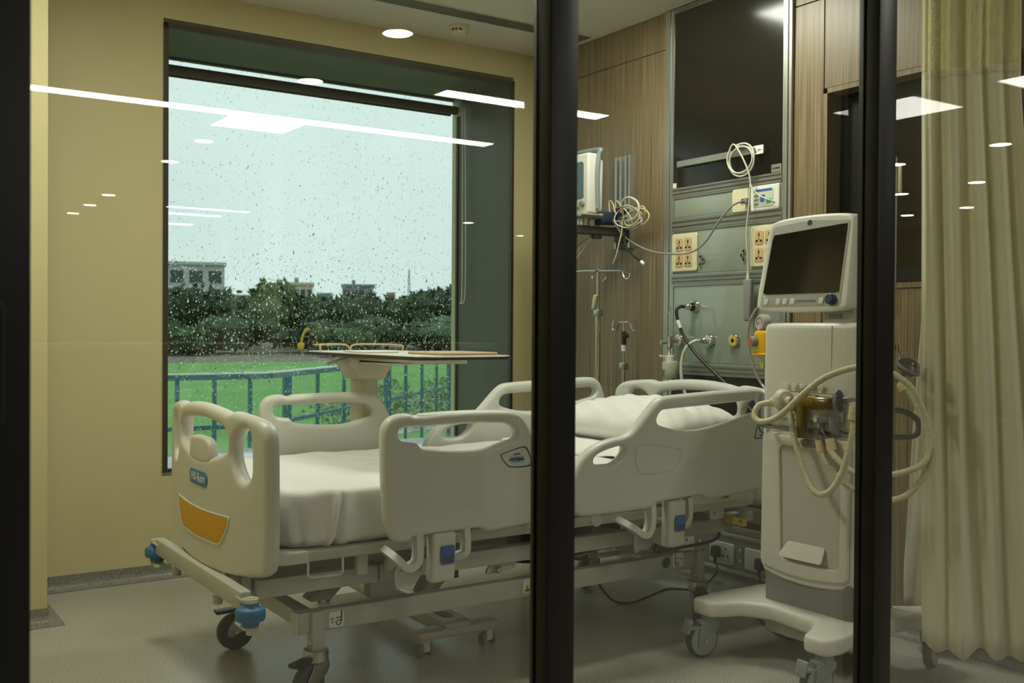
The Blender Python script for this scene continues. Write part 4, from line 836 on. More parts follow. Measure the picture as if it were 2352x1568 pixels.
build('screen', MB().plate(rpoly([(2.160, 1.248), (2.480, 1.248), (2.470, 1.455), (2.160, 1.475)], .003, 2), [], .0015, 0, lambda a, b, t: tl(a, b, t-.0024), .02, .06), SCREEN, ds, 'dark glossy screen')
for y in (2.462, 2.408, 2.378, 2.346, 2.226): build('key', MB().plate(rrect(y-.010, y+.010, 1.212, 1.233, .004, 3), [], .003, .001, lambda a, b, t: tl(a, b, t-.0028), .005, .03), VENTW, ds)
build('menu_knob', MB().lathe([(0, .022), (.014, .022), (.017, .019), (.018, .002), (.018, 0)], tl(2.182, 1.224, 0), (-1, 0, .19), 22), mat('navy knob', (.012, .03, .10), .4), ds, 'navy blue round knob')
text('lettering', 'CARESCAPE R860', .0105, tl(2.289, 1.222, -.0024), (0, -1, 0), (.19, 0, 1), VENTG, ds)
build('logo_ring', MB().lathe([(.0065, 0), (.0095, 0), (.0095, .002), (.0065, .002)], tl(2.318, 1.488, -.001), (-1, 0, .19), 18), BLACKL, ds)
build('logo_dot', MB().lathe([(0, .0015), (.0066, .0015)], tl(2.318, 1.488, -.001), (-1, 0, .19), 18), WHITEL, ds)
build('status_light', MB().lathe([(0, .002), (.0018, .002), (.0018, 0)], tl(2.472, 1.240, -.001), (-1, 0, .19), 8), emis('green indicator', (.1, 1, .35), 1.6), ds)
for x, y, yaw in ((2.548, 2.55, -8), (2.53, 2.045, -6), (3.06, 2.045, 200), (3.06, 2.55, 30)):
    castor(vt, x, y, R(yaw), .0605, .150, 'brake' if x < 2.8 else 'plain')
# ================================================================== SLIM POLE BESIDE THE VENTILATOR
ip = build('infusion_pole', MB().cyl((2.96, 2.122, .185), (2.96, 2.122, 1.70), .006, n=10), STEEL, vt, 'thin steel infusion pole')
build('hook', MB().tube([(2.96, 2.122, 1.70), (2.96, 2.14, 1.715), (2.96, 2.155, 1.70), (2.96, 2.15, 1.685)], .004, 8, 4), STEEL, ip)
build('drip_chamber', MB().lathe([(.006, 0), (.014, .008), (.016, .05), (.012, .10), (.004, .105)], (2.955, 2.105, 1.165), n=14), CLEARW, ip)
build('tag', MB().rbox(2.95, 2.956, 2.092, 2.106, 1.58, 1.67, .004), IVORY, ip)
build('clamp', MB().lathe([(0, 0), (.015, 0), (.015, .02), (0, .02)], (2.955, 2.112, 1.06), n=14).tube([(2.955, 2.10, 1.06), (2.952, 2.085, 1.045), (2.952, 2.092, 1.03)], .004, 8, 4), CHROME, ip)
build('foot', MB().rbox(2.93, 2.99, 2.09, 2.15, .178, .190, .004), VENTL, ip)
# ================================================================== CURTAINS
def curtain(name, label, path, z0, zs, z1, folds, amp, sw=lambda z, s: 0., cat='curtain', seed=1):
    t = thing(name, label, cat, (path[0][0], path[0][1], 0)); rr = random.Random(seed)
    n = 150; m = 26; P = [Vector((*p, 0)) for p in path]; Q = spline(P, 40); L = [0]
    for a, b in zip(Q, Q[1:]): L.append(L[-1]+(b-a).length)
    ph = [rr.uniform(0, 6.3) for _ in range(6)]
    def pt(s, z):
        d = s*L[-1]; x = np.interp(d, L, [q.x for q in Q]); y = np.interp(d, L, [q.y for q in Q]); e = 1e-3
        tx = np.interp(min(d+e, L[-1]), L, [q.x for q in Q])-np.interp(max(d-e, 0), L, [q.x for q in Q]); ty = np.interp(min(d+e, L[-1]), L, [q.y for q in Q])-np.interp(max(d-e, 0), L, [q.y for q in Q]); l = math.hypot(tx, ty)+1e-12
        k = .75+.25*(1-(z-z0)/(z1-z0)); a = amp*k*(math.sin(2*PI*folds*s+ph[0]+.25*math.sin(z*1.3))+.35*math.sin(2*PI*folds*2.3*s+ph[1]+z*.6))
        a += .012*math.sin(z*3+s*9+ph[2])*(1-(z-z0)/(z1-z0))
        q = sw(z, s); return (x-ty/l*a+tx/l*q, y+tx/l*a+ty/l*q, z)
    def sheet(za, zb, mm, wob=0):
        v = []; u = []
        for j in range(mm+1):
            for i in range(n+1):
                z = za+(zb-za)*j/mm; s = i/n
                if wob and j == 0: z += wob*math.sin(s*folds*2*PI+ph[3])*.5+wob*.5*math.sin(s*17)
                v.append(pt(s, z)); u.append((s*L[-1]*2.2, z))
        return v, [(j*(n+1)+i, j*(n+1)+i+1, (j+1)*(n+1)+i+1, (j+1)*(n+1)+i) for j in range(mm) for i in range(n)], u
    for nm, za, zb, mm, mt, wob in (('drape', z0, zs, m, CURT, .02), ('netting', zs, z1, 6, NET, 0)):
        v, f, u = sheet(za, zb, mm, wob); mb = MB(); mb.add(v, f); o = build(nm, mb, mt, t, angle=180, uv=u)
        if nm == 'drape': md = o.modifiers.new('thickness', 'SOLIDIFY'); md.thickness = .0016
    hv = []; 
    for z in (zs-.022, zs):
        for i in range(n+1): x, y, _ = pt(i/n, z); hv.append((x-.0012, y-.0012, z))
    mb = MB(); mb.add(hv, [(i, i+1, n+2+i, n+1+i) for i in range(n)]); build('seam_band', mb, CURT, t, angle=180)
    mb = MB(); mb.tube([(p[0], p[1], z1) for p in path], .008, 8, 10); build('track', mb, ALU, t)
    return t
curtain('privacy_curtain', 'pale yellow privacy curtain with open netting header at the right', [(2.845, 1.955), (2.870, 1.885), (2.900, 1.825), (2.94, 1.77), (2.985, 1.715)], .14, 1.93, 2.60, 4.6, .013, lambda z, s: (.02+.10*s)*max(0, (1.9-z)/1.76), seed=4)
curtain('bed_curtain', 'sheer yellow curtain gathered behind the ventilator against the wood wall', [(3.27, 2.215), (3.23, 2.13), (3.26, 2.06), (3.22, 1.96), (3.25, 1.86)], .13, 1.93, 2.60, 4.2, .014, lambda z, s: -.16*max(0, min(1, (1.15-z)/.9))*(1-s), seed=9)

# ================================================================== BED HEAD SERVICE PANEL
PX = 3.345
hp = thing('service_panel', 'tall aluminium framed medical service panel on the head wall', 'wall panel', (3.35, 3.28, 0))
ya, yb, yc, yd = 2.900, 2.945, 3.610, 3.668
for y0, y1 in ((ya, yb), (yc, yd)):
    w_ = y1-y0
    build('frame_post', MB().box(PX, HX, y0, y0+w_*.30, 0, 2.632).box(PX+.006, HX, y0+w_*.30, y0+w_*.42, 0, 2.632).box(PX-.003, HX, y0+w_*.42, y0+w_*.72, 0, 2.632).box(PX+.006, HX, y0+w_*.72, y0+w_*.80, 0, 2.632).box(PX, HX, y0+w_*.80, y1, 0, 2.632), ALU, hp, flat=True)
def rail(z0, z1, x=PX-.004):
    h = z1-z0
    build('frame_rail', MB().box(x, HX, yb, yc, z0, z0+h*.2).box(x+.005, HX, yb, yc, z0+h*.2, z0+h*.38).box(x, HX, yb, yc, z0+h*.38, z0+h*.62).box(x+.005, HX, yb, yc, z0+h*.62, z0+h*.8).box(x, HX, yb, yc, z0+h*.8, z1), ALUD, hp, flat=True)
rail(2.612, 2.632); rail(1.748, 1.79); rail(1.592, 1.642); rail(1.338, 1.378); rail(.918, .966); rail(.232, .262)
build('dark_glass_panel', MB().box(PX+.004, HX, yb, yc, 1.79, 2.612), DARKG, hp, 'tall dark glossy glass panel', flat=True)
def lightp(z0, z1):
    return build('glass_panel', MB().rbox(PX+.003, HX, yb+.008, yc-.008, z0+.008, z1-.008, .003), PANELG, hp, 'pale blue green glass panel'), build('panel_bead', MB().plate([(yb, z0), (yc, z0), (yc, z1), (yb, z1)], [[(yb+.008, z0+.008), (yc-.008, z0+.008), (yc-.008, z1-.008), (yb+.008, z1-.008)]], .006, 0, YZ(PX+.002), .008, 2), ALU, hp)
lightp(1.642, 1.748); lightp(1.378, 1.592); lightp(.966, 1.338)
build('dark_panel', MB().box(PX+.004, HX, yb, yc, .262, .918), DARKP, hp, flat=True)
# socket plates
FX = PX+.003
def plate_(y0, y1, z0, z1, T=.012, m=IVORY, nm='socket_plate', lab=None): return build(nm, MB().plate(rrect(y0, y1, z0, z1, .008), [], T, .005, YZ(FX-T/2), .008, .03), m, hp, lab)
def uni_socket(par, yc_, zc, x):
    s = build('socket_insert', MB().plate(rrect(yc_-.024, yc_+.024, zc-.030, zc+.030, .003, 2), [], .003, .001, YZ(x), .01, .05), PEACH, par)
    return build('socket_slots', MB().box(x-.003, x-.0015, yc_-.003, yc_+.003, zc+.004, zc+.020).box(x-.003, x-.0015, yc_-.017, yc_-.006, zc-.018, zc-.010).box(x-.003, x-.0015, yc_+.006, yc_+.017, zc-.018, zc-.010).cyl((x-.003, yc_, zc-.006), (x-.0015, yc_, zc-.006), .003, n=8), BLACKL, par, flat=True)
for y0, y1 in ((3.439, 3.610-.004), (2.950, 3.112)):
    p = plate_(y0, y1, 1.397, 1.573); ym = (y0+y1)/2
    for dy in (-.029, .029):
        for dz in (-.037, .037): uni_socket(p, ym+dy, 1.485+dz, FX-.013)
p = plate_(3.126, 3.222, 1.640, 1.742, nm='call_plate'); build('call_jack', MB().box(FX-.0135, FX-.0115, 3.150, 3.166, 1.675, 1.697), VENTG, p, flat=True); build('call_jack', MB().plate(rrect(3.146, 3.170, 1.671, 1.701, .003, 2), [], .002, .0006, YZ(FX-.0125), .006, .03), IVORY, p)
p = plate_(2.952, 3.114, 1.636, 1.744, nm='control_plate', m=WHITEL)
build('control_face', MB().plate(rrect(2.984, 3.098, 1.652, 1.730, .004, 2), [], .002, .0006, YZ(FX-.0125), .01, .04), mat('pale control sticker', (.62, .66, .50), .4), p)
build('blue_stripe', MB().box(FX-.0145, FX-.0132, 2.990, 3.094, 1.718, 1.727), BLUE2, p, flat=True)
build('blue_key', MB().box(FX-.0145, FX-.0132, 3.030, 3.054, 1.673, 1.703), BLUE2, p, flat=True)
build('green_key', MB().box(FX-.0145, FX-.0132, 2.993, 3.022, 1.664, 1.683), mat('green key', (.03, .30, .12), .4), p, flat=True)
for k in range(3): build('key_row', MB().box(FX-.0145, FX-.0132, 3.066, 3.090, 1.660+k*.018, 1.669+k*.018), VENTG, p, flat=True)
build('maker_plate', MB().rbox(PX-.001, PX+.005, 2.95, 3.005, 1.792, 1.826, .002), ALU, hp, flat=True)
build('maker_mark', MB().prism([(2.998, 1.809), (2.993, 1.814), (2.988, 1.809), (2.993, 1.804)], YZ(PX-.0015), -.0004, .0004).box(PX-.0018, PX-.001, 2.958, 2.984, 1.806, 1.812), BLACKL, hp, flat=True)
build('corner_plate', MB().box(PX-.001, PX+.004, 3.588, 3.608, 1.792, 1.815), WHITEL, hp, flat=True)
for cy_, cz_ in ((3.418, 1.46), (3.402, 1.445), (3.420, 1.425), (3.152, 1.47), (3.166, 1.452), (3.152, 1.432)):
    s = build('earth_terminal', MB().lathe([(.0055, 0), (.009, .001), (.0085, .008), (.0055, .009), (.0055, .004), (0, .004)], (FX, cy_, cz_), (-1, 0, 0), 14), CHROME, hp); build('terminal_core', MB().lathe([(0, .007), (.0052, .007)], (FX, cy_, cz_), (-1, 0, 0), 10), BLACKL, s)
def gas(y, z, face, lab):
    g_ = build('gas_outlet', MB().lathe([(.012, .018), (.020, .02), (.026, .018), (.028, .012), (.029, 0)], (FX, y, z), (-1, 0, 0), 26), CHROME, hp, lab)
    build('outlet_face', MB().lathe([(0, .014), (.010, .014), (.010, .021), (.021, .021), (.021, .018)], (FX, y, z), (-1, 0, 0), 22), face, g_); build('outlet_core', MB().lathe([(0, .0225), (.008, .0225), (.008, .014)], (FX, y, z), (-1, 0, 0), 14), BLACKL, g_)
    build('outlet_marks', MB().add([], []) if 0 else MB().cyl((FX-.0212, y+.016, z), (FX-.0218, y+.016, z), .0018, n=8).cyl((FX-.0212, y-.016, z), (FX-.0218, y-.016, z), .0018, n=8).cyl((FX-.0212, y, z-.016), (FX-.0218, y, z-.016), .0018, n=8).cyl((FX-.0212, y, z+.016), (FX-.0218, y, z+.016), .0018, n=8), BLACKL, g_, flat=True)
gas(3.455, 1.231, BLACKC, 'chrome gas outlet with black face'); gas(3.550, 1.077, WHITEL, 'chrome gas outlet with white face'); gas(3.355, 1.077, WHITEL, 'chrome gas outlet with white face'); gas(3.203, 1.079, YSTICK, 'chrome gas outlet with yellow face')
# low socket trunking
lt = thing('socket_trunking', 'low aluminium socket trunking along the head wall above the floor', 'trunking', (3.34, 3.2, .06))
TX = 3.325
build('channel', MB().box(TX, PX-.0045, 2.78, 3.70, .066, .228), PANELG, lt, flat=True)
for z in (.060, .216): build('trunking_rail', MB().rbox(TX-.006, PX-.0045, 2.78, 3.70, z, z+.016, .002), ALU, lt)
build('upper_channel', MB().rbox(TX+.004, PX-.0045, 2.78, 3.70, .234, .262, .002), ALUD, lt)
for y0 in (3.42, 3.175, 2.965):
    y1 = y0+.145; p = build('socket_plate', MB().plate(rrect(y0, y1, .092, .186, .005, 3), [], .010, .003, YZ(TX-.005), .01, .04), WHITEL, lt)
    for dy in (.045,):
        yy = y0+dy; build('socket_slots', MB().cyl((TX-.0108, yy, .158), (TX-.010, yy, .158), .0055, n=10).cyl((TX-.0108, yy-.014, .128), (TX-.010, yy-.014, .128), .005, n=10).cyl((TX-.0108, yy+.014, .128), (TX-.010, yy+.014, .128), .005, n=10), BLACKL, p, flat=True)
    build('rocker_switch', MB().rbox(TX-.013, TX-.009, y0+.008, y0+.026, .115, .160, .002), IVORY, p)
for y in (3.374, 3.129):
    for z in (.167, .123):
        s = build('earth_terminal', MB().lathe([(.006, 0), (.011, .001), (.010, .012), (.006, .013)], (TX, y, z), (-1, 0, 0), 14), CHROME, lt); build('terminal_core', MB().lathe([(0, .012), (.006, .012)], (TX, y, z), (-1, 0, 0), 10), BLACKL, s)
def plugcord(y, z, pts, label):
    t = thing('power_cord', label, 'power cord', (TX-.03, y, z))
    build('plug', MB().rbox(TX-.046, TX-.0115, y-.022, y+.022, z-.026, z+.026, .010, 3, lambda p: (p[0], y+(p[1]-y)*(1-.25*max(0, (p[2]-z))/.026), p[2])).cyl((TX-.03, y, z-.024), (TX-.032, y, z-.050), .009, .006), BLACKC, t)
    build('cord', MB().tube([(TX-.031, y, z-.045)]+pts, .0052, 8, 8), BLACKC, t)
plugcord(3.262, .145, [(3.28, 3.235, .075), (3.22, 3.20, .052), (3.10, 3.126, .050), (3.0, 3.08, .052), (2.90, 3.13, .058), (2.83, 3.17, .030), (2.76, 3.20, .0065), (2.70, 3.24, .012), (2.66, 3.27, .06), (2.62, 3.29, .14)], 'black mains cord trailing from the wall plug under the bed')
plugcord(3.005, .135, [(3.285, 2.985, .05), (3.24, 2.96, .0065), (3.14, 2.90, .0065), (3.0, 2.72, .0065), (2.92, 2.56, .0065), (2.90, 2.46, .02), (2.90, 2.40, .10)], 'black mains cord dropping behind the ventilator')
# hanging rail with coiled cord and call handset
hr_ = thing('hanging_rail', 'short pale rail fixed across the dark glass panel', 'rail', (3.33, 3.3, 1.9))
build('bar', MB().rbox(3.326, 3.332, 3.03, 3.565, 1.883, 1.912, .002), ALU, hr_)
for y in (3.06, 3.5): build('standoff', MB().cyl((3.332, y, 1.897), (3.349, y, 1.897), .008, n=10), ALU, hr_)
build('tag', MB().box(3.322, 3.3262, 3.030, 3.085, 1.877, 1.914), WHITEL, hr_, 'small white warning tag', flat=True)
text('tag_text', '△ ESU'[2:], .012, (3.3216, 3.05, 1.893), (0, -1, 0), (0, 0, 1), BLACKL, hr_); build('tag_mark', MB().prism([(3.078, 1.884), (3.066, 1.884), (3.072, 1.898)], YZ(3.3215), -.0003, .0003), BLACKL, hr_, flat=True)
hs = thing('call_handset', 'grey call handset hanging on a coiled white cord from the wall rail', 'handset', (3.31, 3.1, 1.25))
build('handset', MB().rbox(3.296, 3.322, 3.070, 3.118, 1.165, 1.345, .008, 3, lambda p: (p[0], 3.094+(p[1]-3.094)*(.72+.28*min(1, (p[2]-1.165)/.16)), p[2])), VENTG, hs)
build('strain_relief', MB().cyl((3.31, 3.098, 1.345), (3.31, 3.098, 1.375), .008, .005), IVORY, hs)
coil = []
for k in range(64):
    a = k/64*2*PI*3.1+1.2; rr = .070+.012*math.sin(a*.7); coil.append((3.316-.0006*k*.3, 3.145+rr*math.cos(a)*1.0+.01*math.sin(a*.33), 1.863+rr*math.sin(a)*.88))
build('cord', MB().tube([(3.318, 3.075, 1.905)]+coil[::2]+[(3.300, 3.09, 1.80), (3.302, 3.085, 1.70), (3.305, 3.105, 1.55), (3.308, 3.10, 1.44), (3.31, 3.098, 1.37)], .0036, 8, 5), WHITEC, hs)
build('lead', MB().tube([(3.303, 3.086, 1.765), (3.300, 3.075, 1.74), (3.302, 3.05, 1.71), (3.305, 3.01, 1.685), (3.318, 2.972, 1.668), (3.326, 2.968, 1.660)], .0032, 8, 6), WHITEC, hs)
# gas hoses, flowmeter, suction regulator
t = thing('gas_hose', 'black gas hose curving down from the upper chrome outlet', 'hose', (3.30, 3.455, 1.231))
build('probe', MB().lathe([(.011, 0), (.013, .004), (.013, .03), (.009, .034), (.009, .05)], (FX-.023, 3.455, 1.231), (-1, 0, 0), 16), CHROME, t)
build('hose', MB().tube([(3.275, 3.455, 1.231), (3.255, 3.455, 1.231), (3.235, 3.46, 1.215), (3.235, 3.452, 1.17), (3.24, 3.42, 1.10), (3.245, 3.345, 1.02), (3.25, 3.236, .94), (3.25, 3.13, .87), (3.24, 3.02, .80), (3.20, 2.90, .72), (3.06, 2.62, .62), (2.90, 2.50, .60)], .0078, 10, 8), BLACKC, t); build('hose_label', MB().tube([(3.235, 3.4515, 1.168), (3.2375, 3.436, 1.133)], .0084, 10), WHITEL, t)
t = thing('gas_hose', 'white gas hose curving down from the middle chrome outlet', 'hose', (3.30, 3.355, 1.077))
build('probe', MB().lathe([(.011, 0), (.013, .004), (.013, .025), (.009, .03), (.009, .045)], (FX-.023, 3.355, 1.077), (-1, 0, 0), 16), CHROME, t)
build('hose', MB().tube([(3.28, 3.357, 1.077), (3.255, 3.365, 1.074), (3.24, 3.395, 1.05), (3.235, 3.42, 1.0), (3.235, 3.425, .92), (3.24, 3.41, .85), (3.24, 3.39, .80), (3.22, 3.36, .70), (3.21, 3.34, .56), (3.21, 3.32, .44)], .0078, 10, 8), WHITEC, t)
fm_ = thing('flowmeter', 'oxygen flowmeter with a clear tube and a humidifier bottle', 'flowmeter', (3.27, 3.52, .92))
build('probe', MB().lathe([(.010, 0), (.012, .004), (.012, .05), (.009, .055)], (FX-.023, 3.550, 1.077), (-1, -.2, 0), 14), STEEL, fm_)
build('valve_body', MB().lathe([(.006, 0), (.011, .004), (.014, .012), (.014, .050), (.016, .054), (.016, .060), (0, .060)], (3.262, 3.535, 1.035), n=18), STEEL, fm_)
build('valve_knob', MB().lathe([(.006, 0), (.006, .018), (.011, .02), (.011, .034), (0, .034)], (3.252, 3.537, 1.066), (-1, .3, 0), 14), STEEL, fm_)
build('gauge_tube', MB().lathe([(.010, 0), (.010, .130), (.007, .138), (0, .138)], (3.262, 3.535, 1.095), n=14), CLEARW, fm_)
build('gauge_scale', MB().box(3.258, 3.266, 3.5335, 3.5365, 1.10, 1.21), WHITEL, fm_, flat=True)
for k in range(8): build('scale_mark', MB().box(3.2515, 3.2522, 3.530, 3.541, 1.105+k*.012, 1.1075+k*.012), BLACKL, fm_, flat=True)
build('nipple', MB().lathe([(.012, 0), (.008, .008), (.010, .014), (.006, .02), (.006, .04)], (3.262, 3.535, 1.0), n=14), STEEL, fm_)
build('bottle_lid', MB().lathe([(0, 0), (.022, 0), (.022, .022), (.018, .026), (0, .026)], (3.262, 3.530, .982), n=20), WHITEC, fm_); build('lid_spout', MB().cyl((3.255, 3.545, 1.0), (3.235, 3.572, 1.004), .005, n=8), WHITEC, fm_)
bt = build('bottle', MB().lathe([(.004, 0), (.036, .002), (.039, .008), (.040, .07), (.036, .080), (.022, .084)], (3.262, 3.526, .898), n=24), mat('cloudy bottle plastic', (.62, .62, .48), .3, var=.02, trans=.3), fm_)
build('bottle_print', MB().box(3.2205, 3.2220, 3.522, 3.548, .935, .9365).box(3.2205, 3.2220, 3.522, 3.548, .942, .9435).box(3.2205, 3.2220, 3.530, 3.534, .920, .930).box(3.2205, 3.2220, 3.522, 3.548, .912, .914), BLACKL, bt, flat=True)
sr = thing('suction_regulator', 'bright yellow suction regulator with a round dial gauge', 'regulator', (3.27, 2.96, 1.0))
YB = mat('bright yellow plastic', (.72, .40, .012), .35, var=.03)
build('housing', MB().rbox(3.235, 3.322, 2.925, 3.000, 1.025, 1.125, .016, 4), YB, sr); build('housing_collar', MB().rbox(3.228, 3.318, 2.922, 3.002, 1.018, 1.032, .006), YB, sr)
build('gauge_case', MB().lathe([(0, 0), (.030, 0), (.034, .004), (.034, .036), (.031, .040), (.029, .038)], (3.29, 2.968, 1.157), (-1, .25, .05), 26), VENTL, sr); gd = (3.29-.0388, 2.968+.0097, 1.159)
build('gauge_dial', MB().lathe([(0, 0), (.0295, 0)], gd, (-1, .25, .05), 26), WHITEL, sr)
dd_ = Vector((-1, .25, .05)).normalized(); e1 = Vector((0, 0, 1)).cross(dd_).normalized()*-1; e2 = dd_.cross(e1)*-1
def dial(r, a): return Vector(gd)+dd_*.0008+e1*(r*math.cos(R(a)))+Vector((0, 0, 1))*(r*math.sin(R(a)))
build('gauge_arc', MB().tube([dial(.020, a) for a in range(-40, 221, 13)], .0016, 6), mat('red print', (.55, .05, .02), .5), sr)
build('gauge_needle', MB().tube([dial(.018, -40), dial(.006, 140)], .0009, 6), BLACKL, sr)
build('knob', MB().lathe([(.014, 0), (.022, .004), (.022, .018), (.019, .022), (.0, .022)], (3.236, 2.985, 1.078), (-1, .35, 0), 12), VENTG, sr); build('knob_face', MB().lathe([(0, .0226), (.0165, .0226)], (3.236, 2.985, 1.078), (-1, .35, 0), 20), YELLOW, sr); build('knob_ring', MB().lathe([(.009, .0232), (.012, .0232), (.012, .0228)], (3.236, 2.985, 1.078), (-1, .35, 0), 20), MATS['red print'], sr)
build('trap', MB().lathe([(.028, 0), (.026, -.012), (.016, -.022), (.012, -.05)], (3.275, 2.962, 1.018), n=18), CLEARW, sr); build('trap_tag', MB().rbox(3.255, 3.262, 2.956, 2.976, .967, .992, .002), YSTICK, sr)
build('mount', MB().cyl((3.31, 2.962, 1.075), (3.348, 2.962, 1.075), .014, n=14), STEEL, sr)
build('suction_tube', MB().tube([(3.275, 2.958, .972), (3.27, 2.95, .93), (3.26, 2.93, .90), (3.24, 2.90, .885)], .0055, 8, 6), CLEARW, sr)
build('suction_tube', MB().tube([(3.29, 2.985, 1.24), (3.27, 3.005, 1.22), (3.25, 3.025, 1.17), (3.245, 3.035, 1.10), (3.245, 3.02, 1.02), (3.245, 2.985, .94), (3.24, 2.94, .89), (3.22, 2.88, .865), (3.18, 2.80, .86)], .0058, 8, 8), mat('clear grey tubing', (.40, .38, .30), .2, trans=.3), sr)

# ================================================================== PATIENT MONITOR ON ITS WALL ARM
mr = thing('wall_channel', 'upright aluminium mounting channel screwed to the wood wall', 'mounting rail', (3.35, 3.955, 1.53))
build('channel', MB().box(3.345, 3.36, 3.898, 4.014, 1.53, 1.99).box(3.325, 3.345, 3.898, 3.912, 1.53, 1.99).box(3.325, 3.345, 3.925, 3.938, 1.53, 1.99).box(3.325, 3.345, 3.965, 3.978, 1.53, 1.99).box(3.325, 3.345, 4.0, 4.014, 1.53, 1.99), ALU, mr, flat=True)
for z in (1.93, 1.76, 1.555): build('screw', MB().lathe([(0, .004), (.006, .003), (.007, 0)], (3.345, 3.952, z), (-1, 0, 0), 12), CHROME, mr)
build('end_cap', MB().box(3.322, 3.345, 3.93, 4.0, 1.53, 1.60), BLACKC, mr, flat=True)
ar = thing('monitor_mount', 'dark grey wall arm carrying the patient monitor', 'wall arm', (3.2, 3.92, 1.6))
build('arm', MB().rbox(2.93, 3.32, 3.905, 3.955, 1.585, 1.625, .006), mat('dark grey metal', (.06, .058, .05), .5), ar)
build('carriage', MB().rbox(3.30, 3.345, 3.90, 3.99, 1.56, 1.64, .006), BLACKC, ar)
build('swivel', MB().cyl((3.06, 3.93, 1.625), (3.06, 3.93, 1.668), .03), STEEL, ar); build('tilt_plate', MB().rbox(2.99, 3.13, 3.87, 3.99, 1.660, 1.670, .003), VENTG, ar)
for x in (2.99, 3.14): build('pivot', MB().cyl((x, 3.93, 1.567), (x, 3.93, 1.585), .028), BLACKC, ar)
pm = thing('patient_monitor', 'cream bedside patient monitor with a blue grey screen above the bed', 'monitor', (3.06, 3.97, 1.67))
build('case', MB().rbox(3.02, 3.085, 3.845, 4.13, 1.675, 1.965, .012), IVORY if 0 else VENTW, pm)
build('rear_case', MB().rbox(3.07, 3.150, 3.855, 4.12, 1.69, 1.94, .012, 3, lambda p: (p[0]-(.025 if p[2] > 1.88 else 0)-(.03 if p[2] < 1.74 and p[0] > 3.1 else 0), p[1], p[2])), VENTW, pm)
build('handle_band', MB().tube([(3.078, 3.842, 1.70), (3.072, 3.840, 1.85), (3.082, 3.842, 1.955), (3.095, 3.86, 1.985), (3.095, 4.10, 1.985), (3.08, 4.13, 1.95), (3.07, 4.133, 1.85), (3.075, 4.13, 1.70)], .012, 10, 6), CASTG, pm, 'grey carrying handle band')
build('screen', MB().plate(rrect(3.878, 4.118, 1.748, 1.925, .004, 2), [], .003, .001, YZ(3.0195), .02, .08), SCREENB, pm, 'blue grey blank screen')
build('trim_knob', MB().lathe([(.015, 0), (.014, .014), (0, .015)], (3.02, 3.882, 1.722), (-1, 0, 0), 18), VENTG, pm)
build('key', MB().box(3.017, 3.0205, 3.908, 3.922, 1.722, 1.736), YSTICK, pm, flat=True); build('key', MB().box(3.017, 3.0205, 3.910, 3.930, 1.698, 1.712), mat('teal key', (.02, .35, .30), .4), pm, flat=True)
build('foot_tray', MB().rbox(3.0, 3.12, 3.85, 4.12, 1.668, 1.680, .004), VENTL, pm)
cb = thing('cable_bundle', 'looped bundle of pale monitor cables hanging on the wall arm', 'cables', (3.24, 3.86, 1.6))
for k in range(9):
    cy0, cz0 = 3.80+random.uniform(-.03, .03), 1.66+random.uniform(-.03, .03); ry, rz = random.uniform(.05, .10), random.uniform(.025, .06); tl_ = random.uniform(-.5, .5); x0 = 3.20+k*.010
    pts = [(x0+.012*math.sin(a*2+k), cy0+ry*math.cos(a), cz0+rz*math.sin(a)+tl_*ry*math.cos(a)*.5) for a in np.linspace(0, 2*PI, 13)[:-1]]
    build('loop', MB().tube(pts, .004 if k % 3 else .003, 8, 5, True), (WHITEC, GREYC, CONN)[k % 3], cb)
build('loop', MB().tube([(3.22, 3.84, 1.69), (3.21, 3.82, 1.74), (3.20, 3.76, 1.755), (3.20, 3.70, 1.73), (3.20, 3.685, 1.69), (3.20, 3.71, 1.655), (3.21, 3.78, 1.645)], .0052, 8, 6), WHITEC, cb)
build('loop', MB().tube([(3.20, 3.90, 1.69), (3.20, 3.905, 1.75), (3.20, 3.88, 1.74), (3.20, 3.86, 1.69)], .0035, 8, 6), CONN, cb); build('loop', MB().tube([(3.21, 3.87, 1.69), (3.21, 3.865, 1.745), (3.21, 3.84, 1.735), (3.21, 3.82, 1.69)], .0035, 8, 6), CONN, cb)
build('tail', MB().tube([(3.22, 3.83, 1.65), (3.21, 3.82, 1.60), (3.20, 3.825, 1.55), (3.20, 3.85, 1.48), (3.20, 3.875, 1.445)], .0034, 8, 6), CONN, cb)
build('tail', MB().tube([(3.23, 3.83, 1.60), (3.22, 3.80, 1.53), (3.20, 3.73, 1.48), (3.20, 3.665, 1.445)], .0052, 8, 6), BLACKC, cb); build('tail_plug', MB().cyl((3.20, 3.665, 1.445), (3.20, 3.645, 1.430), .008, n=10), WHITEL, cb)
for dy, zz in ((0, 1.44), (.03, 1.42), (.07, 1.50)): build('tail', MB().tube([(3.12, 3.93+dy*.2, 1.575), (3.10, 3.95+dy, 1.54), (3.08, 4.0+dy, 1.48), (3.08, 4.06+dy, zz)], .003, 8, 6), (WHITEC, CONN, GREYC)[int(dy*40) % 3], cb)
bc_ = thing('pressure_cuff', 'folded navy blue pressure cuff resting on the monitor arm', 'cuff', (3.2, 3.9, 1.625))
build('cuff', MB().rbox(3.13, 3.29, 3.875, 3.945, 1.627, 1.690, .02, 3, lambda p: (p[0], p[1], p[2]+(.012*math.sin(p[0]*60)))), NAVY, bc_); build('cuff_flap', MB().rbox(3.24, 3.30, 3.86, 3.93, 1.685, 1.735, .02, 3), NAVY, bc_)
mc = thing('monitor_lead', 'grey lead sagging from the monitor to the call plate', 'cable', (3.25, 3.5, 1.47))
